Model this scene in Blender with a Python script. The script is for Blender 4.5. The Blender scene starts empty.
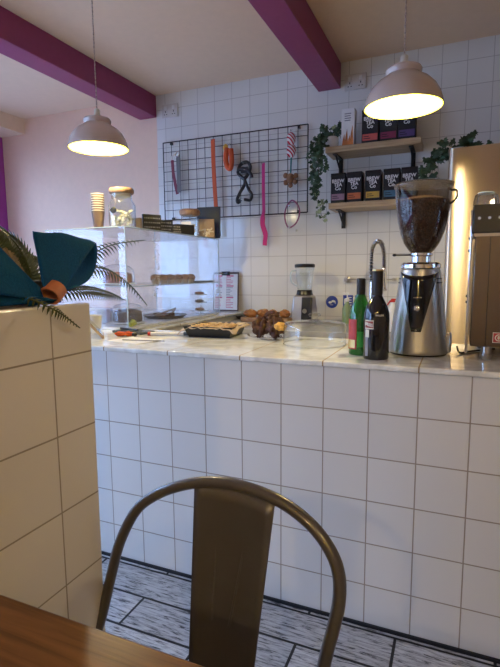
import bpy, bmesh, math, random
from mathutils import Vector, Matrix, Euler
random.seed(7)
SC = bpy.context.scene
COL = SC.collection
PI = math.pi

# ------------------------------------------------------------------ camera
cam_d = bpy.data.cameras.new('camera')
cam = bpy.data.objects.new('camera', cam_d); COL.objects.link(cam)
cam_d.sensor_fit = 'VERTICAL'; cam_d.sensor_height = 24.0; cam_d.lens = 24.0 * 481.98 / 667.0
cam_d.clip_start = 0.02
_yaw, _pitch, _roll = 0.4043, 0.1250, -0.0076
_fw = Vector((-math.sin(_yaw) * math.cos(_pitch), math.cos(_yaw) * math.cos(_pitch), -math.sin(_pitch)))
_r = Vector((math.cos(_yaw), math.sin(_yaw), 0)); _u = _r.cross(_fw)
_r2 = _r * math.cos(_roll) + _u * math.sin(_roll); _u2 = -_r * math.sin(_roll) + _u * math.cos(_roll)
_m = Matrix((_r2, _u2, -_fw)).transposed().to_4x4(); _m.translation = Vector((0, 0, 1.2185))
cam.matrix_world = _m
SC.camera = cam

# ------------------------------------------------------------------ world, exposure
SKY_STRENGTH = 9.0
SKY_COLOR = (0.28, 0.50, 1.0, 1)
w = bpy.data.worlds.new('sky'); SC.world = w; w.use_nodes = True
_bg = w.node_tree.nodes['Background']
_tc = w.node_tree.nodes.new('ShaderNodeTexCoord'); _ns = w.node_tree.nodes.new('ShaderNodeTexNoise')
_cr = w.node_tree.nodes.new('ShaderNodeValToRGB')
_ns.inputs['Scale'].default_value = 1.6
_cr.color_ramp.elements[0].color = SKY_COLOR; _cr.color_ramp.elements[1].color = (0.52, 0.70, 1.0, 1)
w.node_tree.links.new(_tc.outputs['Generated'], _ns.inputs['Vector'])
w.node_tree.links.new(_ns.outputs['Fac'], _cr.inputs['Fac'])
w.node_tree.links.new(_cr.outputs['Color'], _bg.inputs['Color'])
_bg.inputs['Strength'].default_value = SKY_STRENGTH
LAMP_POWER = 16.0
LAMP_COLOR = (1.0, 0.82, 0.54)
WARM_FILL_COLOR = (1.0, 0.70, 0.36)  # warmer tint for the added fill lamps out of view
SC.view_settings.view_transform = 'Standard'
SC.view_settings.look = 'None'
SC.view_settings.gamma = 1.0
SC.view_settings.use_curve_mapping = False
SC.view_settings.exposure = 0.55
SC.cycles.max_bounces = 14; SC.cycles.transparent_max_bounces = 24; SC.cycles.transmission_bounces = 10
SC.cycles.diffuse_bounces = 5; SC.cycles.glossy_bounces = 6
SC.cycles.use_denoising = True
SC.cycles.sample_clamp_indirect = 6.0

def portal(loc, rot, sx, sy):
    l = bpy.data.lights.new('window_portal', 'AREA'); l.shape = 'RECTANGLE'; l.size = sx; l.size_y = sy
    l.cycles.is_portal = True
    o = bpy.data.objects.new('window_portal', l); COL.objects.link(o); o.location = loc; o.rotation_euler = rot
# left shopfront windows look on to the street
for yc, wd in ((-1.65, 1.4), (-0.15, 1.4), (1.35, 1.4), (2.62, 0.94)):
    portal((-4.02, yc, 1.36), (0, -PI / 2, 0), 1.92, wd)

# ------------------------------------------------------------------ materials
def mat(name, color, rough=0.5, metal=0.0, var=0.06, scale=25.0, bump=0.0, bscale=None, coat=0.0,
        sheen=0.0, emis=None, estr=0.0, trans=0.0, sss=0.0, aniso=0.0, stretch=None, spec=None):
    m = bpy.data.materials.new(name); m.use_nodes = True
    nt = m.node_tree; b = nt.nodes['Principled BSDF']
    b.inputs['Roughness'].default_value = rough; b.inputs['Metallic'].default_value = metal
    b.inputs['Coat Weight'].default_value = coat; b.inputs['Coat Roughness'].default_value = 0.08
    b.inputs['Sheen Weight'].default_value = sheen
    b.inputs['Transmission Weight'].default_value = trans
    if spec is not None: b.inputs['Specular IOR Level'].default_value = spec
    if aniso:
        b.inputs['Anisotropic'].default_value = aniso; b.inputs['Anisotropic Rotation'].default_value = 0.25
        tn_ = nt.nodes.new('ShaderNodeTangent'); tn_.direction_type = 'RADIAL'; tn_.axis = 'Z'; nt.links.new(tn_.outputs[0], b.inputs['Tangent'])
    if emis: b.inputs['Emission Color'].default_value = (*emis, 1); b.inputs['Emission Strength'].default_value = estr
    tc = nt.nodes.new('ShaderNodeTexCoord'); n = nt.nodes.new('ShaderNodeTexNoise')
    n.inputs['Scale'].default_value = scale; n.inputs['Detail'].default_value = 5
    src = tc.outputs['Object']
    if stretch:
        mp = nt.nodes.new('ShaderNodeMapping'); mp.inputs['Scale'].default_value = stretch
        nt.links.new(src, mp.inputs['Vector']); src = mp.outputs['Vector']
    nt.links.new(src, n.inputs['Vector'])
    r = nt.nodes.new('ShaderNodeValToRGB')
    c0 = [max(0, c * (1 - var)) for c in color]; c1 = [min(1, c * (1 + var)) for c in color]
    r.color_ramp.elements[0].position = 0.3; r.color_ramp.elements[1].position = 0.7
    r.color_ramp.elements[0].color = (*c0, 1); r.color_ramp.elements[1].color = (*c1, 1)
    nt.links.new(n.outputs['Fac'], r.inputs['Fac']); nt.links.new(r.outputs['Color'], b.inputs['Base Color'])
    if bump:
        n2 = n
        if bscale:
            n2 = nt.nodes.new('ShaderNodeTexNoise'); n2.inputs['Scale'].default_value = bscale; n2.inputs['Detail'].default_value = 4
            nt.links.new(src, n2.inputs['Vector'])
        bp = nt.nodes.new('ShaderNodeBump'); bp.inputs['Strength'].default_value = bump; bp.inputs['Distance'].default_value = 0.01
        nt.links.new(n2.outputs['Fac'], bp.inputs['Height']); nt.links.new(bp.outputs['Normal'], b.inputs['Normal'])
    return m

def glass_mat(name, tint=(0.96, 0.98, 1.0), ior=1.5, rough=0.02, boost=1.0, haze=0.0, hazecol=(0.8, 0.85, 0.95)):
    """thin clear glass: see-through with a fresnel reflection (and, with haze, a pale blue veil of dust and painted daylight)"""
    m = bpy.data.materials.new(name); m.use_nodes = True; nt = m.node_tree; nt.nodes.clear()
    out = nt.nodes.new('ShaderNodeOutputMaterial'); t = nt.nodes.new('ShaderNodeBsdfTransparent'); g = nt.nodes.new('ShaderNodeBsdfGlossy')
    t.inputs['Color'].default_value = (*tint, 1); g.inputs['Roughness'].default_value = rough
    lw_ = nt.nodes.new('ShaderNodeLayerWeight'); lw_.inputs['Blend'].default_value = 0.5
    pw_ = nt.nodes.new('ShaderNodeMath'); pw_.operation = 'POWER'; pw_.inputs[1].default_value = 5
    f = nt.nodes.new('ShaderNodeMath'); f.operation = 'MULTIPLY_ADD'; f.inputs[1].default_value = 0.96; f.inputs[2].default_value = 0.04
    nt.links.new(lw_.outputs['Facing'], pw_.inputs[0]); nt.links.new(pw_.outputs[0], f.inputs[0])
    mu = nt.nodes.new('ShaderNodeMath'); mu.operation = 'MULTIPLY'; mu.inputs[1].default_value = boost; mu.use_clamp = True
    nt.links.new(f.outputs[0], mu.inputs[0])
    mx = nt.nodes.new('ShaderNodeMixShader'); nt.links.new(mu.outputs[0], mx.inputs['Fac'])
    nt.links.new(t.outputs[0], mx.inputs[1]); nt.links.new(g.outputs[0], mx.inputs[2])
    last = mx
    if haze:
        d = nt.nodes.new('ShaderNodeBsdfDiffuse'); d.inputs['Color'].default_value = (*hazecol, 1)
        tc = nt.nodes.new('ShaderNodeTexCoord'); n = nt.nodes.new('ShaderNodeTexNoise'); n.inputs['Scale'].default_value = 9
        nt.links.new(tc.outputs['Object'], n.inputs['Vector'])
        mm = nt.nodes.new('ShaderNodeMath'); mm.operation = 'MULTIPLY'; mm.inputs[1].default_value = haze * 2
        nt.links.new(n.outputs['Fac'], mm.inputs[0])
        mx2 = nt.nodes.new('ShaderNodeMixShader'); nt.links.new(mm.outputs[0], mx2.inputs['Fac'])
        nt.links.new(mx.outputs[0], mx2.inputs[1]); nt.links.new(d.outputs[0], mx2.inputs[2]); last = mx2
    nt.links.new(last.outputs[0], out.inputs['Surface'])
    return m

def tile_mat(name, axes, size, off, tile, grout, rough=0.12, wide=0.0022, bump=0.35, var=0.02, mottling=0.0):
    m = bpy.data.materials.new(name); m.use_nodes = True; nt = m.node_tree; b = nt.nodes['Principled BSDF']
    tc = nt.nodes.new('ShaderNodeTexCoord'); sp = nt.nodes.new('ShaderNodeSeparateXYZ'); cb = nt.nodes.new('ShaderNodeCombineXYZ')
    nt.links.new(tc.outputs['Object'], sp.inputs[0])
    for k, ax in enumerate(axes):
        ad = nt.nodes.new('ShaderNodeMath'); ad.operation = 'SUBTRACT'; ad.inputs[1].default_value = off[k] - 60 * size[k]
        nt.links.new(sp.outputs['XYZ'.index(ax)], ad.inputs[0]); nt.links.new(ad.outputs[0], cb.inputs[k])
    br = nt.nodes.new('ShaderNodeTexBrick'); br.offset = 0.0; br.squash = 1.0
    br.inputs['Scale'].default_value = 1.0; br.inputs['Brick Width'].default_value = size[0]; br.inputs['Row Height'].default_value = size[1]
    br.inputs['Mortar Size'].default_value = wide; br.inputs['Mortar Smooth'].default_value = 0.15
    br.inputs['Color1'].default_value = (*[c * (1 - var) for c in tile], 1); br.inputs['Color2'].default_value = (*[min(1, c * (1 + var)) for c in tile], 1)
    br.inputs['Mortar'].default_value = (*grout, 1); br.inputs['Bias'].default_value = 0
    nt.links.new(cb.outputs[0], br.inputs['Vector'])
    col = br.outputs['Color']
    if mottling:
        n = nt.nodes.new('ShaderNodeTexNoise'); n.inputs['Scale'].default_value = 7; n.inputs['Detail'].default_value = 6; n.inputs['Distortion'].default_value = 1.6
        nt.links.new(tc.outputs['Object'], n.inputs['Vector'])
        rp = nt.nodes.new('ShaderNodeValToRGB'); rp.color_ramp.elements[0].position = 0.35; rp.color_ramp.elements[1].position = 0.62
        k = 1 - mottling; rp.color_ramp.elements[0].color = (k, k * 0.99, k * 0.96, 1); rp.color_ramp.elements[1].color = (1, 1, 1, 1)
        mixn = nt.nodes.new('ShaderNodeMix'); mixn.data_type = 'RGBA'; mixn.blend_type = 'MULTIPLY'; mixn.inputs[0].default_value = 1
        nt.links.new(n.outputs['Fac'], rp.inputs['Fac']); nt.links.new(col, mixn.inputs[6]); nt.links.new(rp.outputs['Color'], mixn.inputs[7]); col = mixn.outputs[2]
    nt.links.new(col, b.inputs['Base Color'])
    mr = nt.nodes.new('ShaderNodeMapRange'); mr.inputs['To Min'].default_value = rough; mr.inputs['To Max'].default_value = 0.85
    nt.links.new(br.outputs['Fac'], mr.inputs['Value']); nt.links.new(mr.outputs['Result'], b.inputs['Roughness'])
    n3 = nt.nodes.new('ShaderNodeTexNoise'); n3.inputs['Scale'].default_value = 9
    nt.links.new(tc.outputs['Object'], n3.inputs['Vector'])
    sub = nt.nodes.new('ShaderNodeMath'); sub.operation = 'MULTIPLY_ADD'; sub.inputs[1].default_value = 0.25
    inv = nt.nodes.new('ShaderNodeMath'); inv.operation = 'SUBTRACT'; inv.inputs[0].default_value = 1.0
    nt.links.new(br.outputs['Fac'], inv.inputs[1]); nt.links.new(n3.outputs['Fac'], sub.inputs[0]); nt.links.new(inv.outputs[0], sub.inputs[2])
    bp = nt.nodes.new('ShaderNodeBump'); bp.inputs['Strength'].default_value = bump; bp.inputs['Distance'].default_value = 0.002
    nt.links.new(sub.outputs[0], bp.inputs['Height']); nt.links.new(bp.outputs['Normal'], b.inputs['Normal'])
    return m

def plank_mat():
    m = bpy.data.materials.new('whitewashed_planks'); m.use_nodes = True; nt = m.node_tree; b = nt.nodes['Principled BSDF']
    tc = nt.nodes.new('ShaderNodeTexCoord')
    mp = nt.nodes.new('ShaderNodeMapping'); mp.inputs['Location'].default_value = (12.0 + 0.44, 12 * 0.151 * 1 - 1.242 + 0.151 * 1, 0)
    nt.links.new(tc.outputs['Object'], mp.inputs['Vector'])
    br = nt.nodes.new('ShaderNodeTexBrick'); br.offset = 0.5; br.inputs['Scale'].default_value = 1.0
    br.inputs['Brick Width'].default_value = 0.6; br.inputs['Row Height'].default_value = 0.151
    br.inputs['Mortar Size'].default_value = 0.005; br.inputs['Mortar Smooth'].default_value = 0.1
    br.inputs['Color1'].default_value = (0.62, 0.62, 0.62, 1); br.inputs['Color2'].default_value = (0.86, 0.86, 0.86, 1); br.inputs['Mortar'].default_value = (0.012, 0.012, 0.014, 1)
    nt.links.new(mp.outputs['Vector'], br.inputs['Vector'])
    # wood grain streaks running along X
    mg = nt.nodes.new('ShaderNodeMapping'); mg.inputs['Scale'].default_value = (1.6, 13, 1)
    nt.links.new(tc.outputs['Object'], mg.inputs['Vector'])
    g = nt.nodes.new('ShaderNodeTexNoise'); g.inputs['Scale'].default_value = 8; g.inputs['Detail'].default_value = 9; g.inputs['Roughness'].default_value = 0.72; g.inputs['Distortion'].default_value = 0.9
    nt.links.new(mg.outputs['Vector'], g.inputs['Vector'])
    rp = nt.nodes.new('ShaderNodeValToRGB'); e = rp.color_ramp.elements
    e[0].position = 0.39; e[0].color = (0.07, 0.07, 0.07, 1); e[1].position = 0.56; e[1].color = (0.88, 0.88, 0.87, 1)
    x = e.new(0.46); x.color = (0.55, 0.545, 0.54, 1)
    nt.links.new(g.outputs['Fac'], rp.inputs['Fac'])
    g2 = nt.nodes.new('ShaderNodeTexNoise'); g2.inputs['Scale'].default_value = 60; g2.inputs['Detail'].default_value = 3
    nt.links.new(mg.outputs['Vector'], g2.inputs['Vector'])
    mx = nt.nodes.new('ShaderNodeMix'); mx.data_type = 'RGBA'; mx.blend_type = 'MULTIPLY'; mx.inputs[0].default_value = 1
    nt.links.new(br.outputs['Color'], mx.inputs[6]); nt.links.new(rp.outputs['Color'], mx.inputs[7])
    nt.links.new(mx.outputs[2], b.inputs['Base Color'])
    b.inputs['Roughness'].default_value = 0.42
    inv = nt.nodes.new('ShaderNodeMath'); inv.operation = 'SUBTRACT'; inv.inputs[0].default_value = 1
    nt.links.new(br.outputs['Fac'], inv.inputs[1])
    ad = nt.nodes.new('ShaderNodeMath'); ad.operation = 'MULTIPLY_ADD'; ad.inputs[1].default_value = 0.4
    nt.links.new(g.outputs['Fac'], ad.inputs[0]); nt.links.new(inv.outputs[0], ad.inputs[2])
    bp = nt.nodes.new('ShaderNodeBump'); bp.inputs['Strength'].default_value = 0.4; bp.inputs['Distance'].default_value = 0.003
    nt.links.new(ad.outputs[0], bp.inputs['Height']); nt.links.new(bp.outputs['Normal'], b.inputs['Normal'])
    return m

def wood_mat(name, dark, light, scale=(1.2, 22, 22), rough=0.35, coat=0.0):
    m = bpy.data.materials.new(name); m.use_nodes = True; nt = m.node_tree; b = nt.nodes['Principled BSDF']
    tc = nt.nodes.new('ShaderNodeTexCoord'); mp = nt.nodes.new('ShaderNodeMapping'); mp.inputs['Scale'].default_value = scale
    n = nt.nodes.new('ShaderNodeTexNoise'); n.inputs['Scale'].default_value = 3; n.inputs['Detail'].default_value = 8; n.inputs['Distortion'].default_value = 0.5
    nt.links.new(tc.outputs['Object'], mp.inputs['Vector']); nt.links.new(mp.outputs['Vector'], n.inputs['Vector'])
    r = nt.nodes.new('ShaderNodeValToRGB'); r.color_ramp.elements[0].position = 0.32; r.color_ramp.elements[1].position = 0.68
    r.color_ramp.elements[0].color = (*dark, 1); r.color_ramp.elements[1].color = (*light, 1)
    nt.links.new(n.outputs['Fac'], r.inputs['Fac']); nt.links.new(r.outputs['Color'], b.inputs['Base Color'])
    b.inputs['Roughness'].default_value = rough; b.inputs['Coat Weight'].default_value = coat
    bp = nt.nodes.new('ShaderNodeBump'); bp.inputs['Strength'].default_value = 0.15; bp.inputs['Distance'].default_value = 0.002
    nt.links.new(n.outputs['Fac'], bp.inputs['Height']); nt.links.new(bp.outputs['Normal'], b.inputs['Normal'])
    return m

TILE = (0.72, 0.72, 0.69); GROUT = (0.33, 0.29, 0.24)
M = {
 'tile_counter': tile_mat('counter_front_tiles', 'XZ', (0.152, 0.152), (-1.3127, 0.0), TILE, GROUT),
 'tile_top': tile_mat('counter_top_tiles', 'XY', (0.304, 0.304), (-1.3127, 1.545), (0.92, 0.93, 0.87), (0.36, 0.26, 0.14), rough=0.08, mottling=0.26, wide=0.0026, bump=0.25),
 'tile_wall': tile_mat('back_wall_tiles', 'XZ', (0.1455, 0.1455), (-1.596, 1.486), (0.74, 0.73, 0.69), (0.44, 0.42, 0.39), wide=0.0019),
 'tile_pony': tile_mat('half_wall_tiles', 'YZ', (0.152, 0.152), (0.7767 - 0.1063, 1.2142 - 0.152), (0.72, 0.67, 0.58), (0.32, 0.27, 0.20), wide=0.0018),
 'floor': plank_mat(),
 'pink_wall': mat('pink_painted_plaster', (0.86, 0.61, 0.45), 0.7, var=0.02, bump=0.05, bscale=60),
 'ceiling': mat('ceiling_paint', (0.80, 0.61, 0.44), 0.75, var=0.02, bump=0.04, bscale=40),
 'beam': mat('magenta_beam_paint', (0.27, 0.035, 0.13), 0.45, var=0.04, bump=0.04, bscale=30),
 'magenta': mat('magenta_gloss_paint', (0.36, 0.05, 0.30), 0.35, var=0.04),
 'cream_wall': mat('cream_plaster', (0.50, 0.42, 0.34), 0.8, var=0.03),
 'table': wood_mat('oiled_brown_wood', (0.085, 0.034, 0.011), (0.20, 0.088, 0.032), scale=(1.4, 26, 20), rough=0.33),
 'oak': wood_mat('oak_shelf_wood', (0.38, 0.26, 0.14), (0.58, 0.42, 0.25), scale=(2, 30, 30), rough=0.5),
 'lidwood': wood_mat('acacia_lid_wood', (0.22, 0.125, 0.075), (0.38, 0.24, 0.15), scale=(12, 50, 12), rough=0.5),
 'grey_metal': mat('painted_grey_steel', (0.098, 0.088, 0.084), 0.34, metal=0.35, var=0.04, coat=0.25),
 'black_metal': mat('black_powder_coat', (0.012, 0.012, 0.014), 0.4, metal=0.3),
 'black': mat('black_plastic', (0.010, 0.010, 0.012), 0.3),
 'blackmatt': mat('matt_black_board', (0.014, 0.014, 0.018), 0.6),
 'skirt': mat('black_skirting', (0.010, 0.011, 0.015), 0.5),
 'chrome': mat('polished_chrome', (0.75, 0.74, 0.72), 0.10, metal=1.0, var=0.02),
 'steel': mat('brushed_steel', (0.55, 0.53, 0.50), 0.30, metal=1.0, var=0.05, stretch=(1, 1, 60), scale=14, bump=0.02),
 'fridge': mat('brushed_warm_steel', (0.68, 0.54, 0.38), 0.30, metal=1.0, var=0.03, stretch=(1, 1, 90), scale=12, aniso=0.97),
 'grinder': mat('satin_silver_casting', (0.40, 0.39, 0.36), 0.34, metal=0.85, var=0.03),
 'glossblack': mat('gloss_black_panel', (0.006, 0.006, 0.008), 0.08, coat=0.4),
 'shade': mat('cream_enamel', (0.70, 0.56, 0.48), 0.25, var=0.02, coat=0.5),
 'shade_in': mat('glow_yellow_lining', (0.88, 0.85, 0.075), 0.8, var=0.01, spec=0.0),  # the lamp's yellow glow is put into the lining colour
 'bulb': mat('glowing_bulb', (1, 0.9, 0.7), 0.4, emis=(1.0, 0.95, 0.42), estr=1.2),
 'cord': mat('twisted_fabric_cord', (0.48, 0.36, 0.30), 0.8, scale=120, var=0.4, bump=0.3),
 'white': mat('white_plastic', (0.72, 0.72, 0.70), 0.35),
 'white_paper': mat('white_paper', (0.80, 0.80, 0.80), 0.6, var=0.03),
 'ivory': mat('ivory_label', (0.74, 0.70, 0.56), 0.5),
 'teal': mat('teal_cotton', (0.004, 0.058, 0.150), 0.9, var=0.18, scale=300, bump=0.2, spec=0.15),
 'tan': mat('tan_leather', (0.46, 0.16, 0.065), 0.55, var=0.1, scale=60, bump=0.1),
 'fern': mat('fern_green', (0.050, 0.065, 0.018), 0.5, var=0.3, scale=30),
 'fern_tan': mat('dried_fern', (0.26, 0.17, 0.07), 0.6, var=0.3, scale=30),
 'ivy': mat('ivy_green', (0.030, 0.070, 0.030), 0.45, var=0.4, scale=22),
 'ivy_light': mat('pale_variegated_ivy', (0.30, 0.36, 0.20), 0.5, var=0.4, scale=22),
 'stem': mat('brown_stem', (0.09, 0.07, 0.03), 0.7),
 'red': mat('red_plastic', (0.50, 0.02, 0.02), 0.4),
 'orange': mat('orange_webbing', (0.62, 0.10, 0.025), 0.7, scale=200, bump=0.1),
 'yellow': mat('yellow_toy', (0.75, 0.42, 0.05), 0.6),
 'pink': mat('pink_webbing', (0.62, 0.025, 0.20), 0.65, scale=200, bump=0.1),
 'maroon': mat('maroon_webbing', (0.22, 0.04, 0.07), 0.7),
 'greyfab': mat('grey_webbing', (0.18, 0.18, 0.18), 0.8),
 'purple': mat('purple_cord', (0.30, 0.09, 0.17), 0.6, var=0.4, scale=90),
 'tealcord': mat('teal_cord', (0.05, 0.22, 0.22), 0.7),
 'brown_toy': mat('brown_plush', (0.24, 0.12, 0.06), 0.9, bump=0.3, bscale=120),
 'navy': mat('navy_card', (0.010, 0.022, 0.045), 0.55),
 'kraft': mat('kraft_paper', (0.42, 0.29, 0.17), 0.7, bump=0.15, bscale=30),
 'cupbrown': mat('kraft_cup_brown', (0.12, 0.078, 0.066), 0.6),
 'cupband': mat('ivory_cup_rim', (0.52, 0.47, 0.42), 0.5),
 'chocolate': mat('chocolate_sponge', (0.075, 0.030, 0.018), 0.75, var=0.45, scale=70, bump=0.8, bscale=90),
 'sponge': mat('golden_sponge', (0.62, 0.34, 0.07), 0.8, var=0.3, scale=60, bump=0.6, bscale=80),
 'crust': mat('baked_crust', (0.36, 0.15, 0.045), 0.55, var=0.5, scale=22, bump=0.5, bscale=40),
 'flake': mat('flaky_pastry', (0.55, 0.35, 0.15), 0.6, var=0.35, scale=50, bump=0.7, bscale=70),
 'cream': mat('cream_icing', (0.78, 0.68, 0.52), 0.5, bump=0.3, bscale=50),
 'parch': mat('brown_parchment', (0.55, 0.42, 0.27), 0.65, var=0.15, scale=12, bump=0.3, bscale=25),
 'darktin': mat('dark_baking_tin', (0.022, 0.024, 0.030), 0.35, metal=0.4),
 'glass': glass_mat('clear_glass', boost=1.6),
 'pane': glass_mat('display_case_glass', tint=(0.965, 0.98, 1.0), boost=1.3, haze=0.045),  # haze: slight dust plus daylight glow painted into the glass
 'cloche': glass_mat('cloche_glass', tint=(0.97, 0.985, 0.985), boost=1.5),
 'glassedge': mat('pale_glass_edge', (0.70, 0.82, 0.86), 0.2, trans=0.3),
 'crystal': glass_mat('cut_crystal', tint=(0.9, 0.93, 0.95), boost=5.0, rough=0.08),
 'smoke': glass_mat('smoky_hopper_plastic', tint=(0.62, 0.56, 0.50), boost=1.6),
 'beans': mat('roasted_coffee_beans', (0.10, 0.048, 0.026), 0.45, var=0.7, scale=160, bump=1.0, bscale=170),
 'greenglass': mat('green_bottle_glass', (0.02, 0.22, 0.03), 0.06, trans=0.55, coat=0.4),
 'darkbottle': mat('near_black_bottle', (0.006, 0.007, 0.010), 0.10, coat=0.5),
 'redlabel': mat('red_paper_label', (0.42, 0.035, 0.03), 0.5, var=0.15),
 'greenlabel': mat('green_paper_label', (0.03, 0.30, 0.05), 0.5),
 'bailey': mat('rust_label_paint', (0.30, 0.045, 0.025), 0.5),
 'gold': mat('gold_foil', (0.62, 0.45, 0.18), 0.3, metal=0.8),
 'blue': mat('blue_sticker', (0.012, 0.045, 0.33), 0.4),
 'soapgreen': mat('pale_green_soap', (0.30, 0.42, 0.22), 0.2, trans=0.4),
 'drawer': mat('cream_cupboard_front', (0.66, 0.62, 0.52), 0.4),
 'worktop': mat('grey_marbled_worktop', (0.42, 0.41, 0.40), 0.25, var=0.12, scale=6),
 'plinth': mat('pale_blue_white_laminate', (0.74, 0.78, 0.84), 0.3),
 'socket': mat('pale_socket_plastic', (0.62, 0.58, 0.54), 0.4),
 'facade': mat('white_render_facade', (0.75, 0.75, 0.72), 0.8, var=0.04),
 'darkwin': mat('dark_far_window', (0.09, 0.11, 0.13), 0.15),
 'pavement': mat('grey_pavement', (0.30, 0.30, 0.31), 0.8, var=0.1),
 'pinkprint': mat('pink_menu_print', (0.60, 0.10, 0.22), 0.6),
 'greyprint': mat('grey_menu_print', (0.25, 0.25, 0.28), 0.6),
 'tea_lilac': mat('lilac_tea_band', (0.36, 0.20, 0.26), 0.5), 'tea_orange': mat('orange_tea_band', (0.62, 0.16, 0.05), 0.5),
 'tea_yellow': mat('yellow_tea_band', (0.62, 0.38, 0.06), 0.5), 'tea_blue': mat('blue_tea_band', (0.06, 0.17, 0.26), 0.5),
 'tea_coral': mat('coral_tea_band', (0.60, 0.11, 0.09), 0.5), 'tea_plum': mat('plum_tea_band', (0.25, 0.03, 0.09), 0.5),
 'tea_violet': mat('violet_tea_band', (0.10, 0.06, 0.20), 0.5),
 'flame': mat('orange_flame_print', (0.65, 0.22, 0.06), 0.5, var=0.6, scale=12),
 'banana': mat('yellow_green_peel', (0.45, 0.48, 0.06), 0.5),
}
def candy_mat():
    m = bpy.data.materials.new('candy_stripe_rope'); m.use_nodes = True; nt = m.node_tree; b = nt.nodes['Principled BSDF']
    tc = nt.nodes.new('ShaderNodeTexCoord'); wv = nt.nodes.new('ShaderNodeTexWave'); wv.bands_direction = 'DIAGONAL'
    wv.inputs['Scale'].default_value = 22; wv.inputs['Distortion'].default_value = 0
    r = nt.nodes.new('ShaderNodeValToRGB'); r.color_ramp.interpolation = 'CONSTANT'
    r.color_ramp.elements[0].color = (0.45, 0.02, 0.04, 1); r.color_ramp.elements[1].color = (0.75, 0.7, 0.68, 1); r.color_ramp.elements[1].position = 0.45
    nt.links.new(tc.outputs['Object'], wv.inputs['Vector']); nt.links.new(wv.outputs['Fac'], r.inputs['Fac']); nt.links.new(r.outputs['Color'], b.inputs['Base Color'])
    b.inputs['Roughness'].default_value = 0.8
    return m
M['candy'] = candy_mat()

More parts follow.
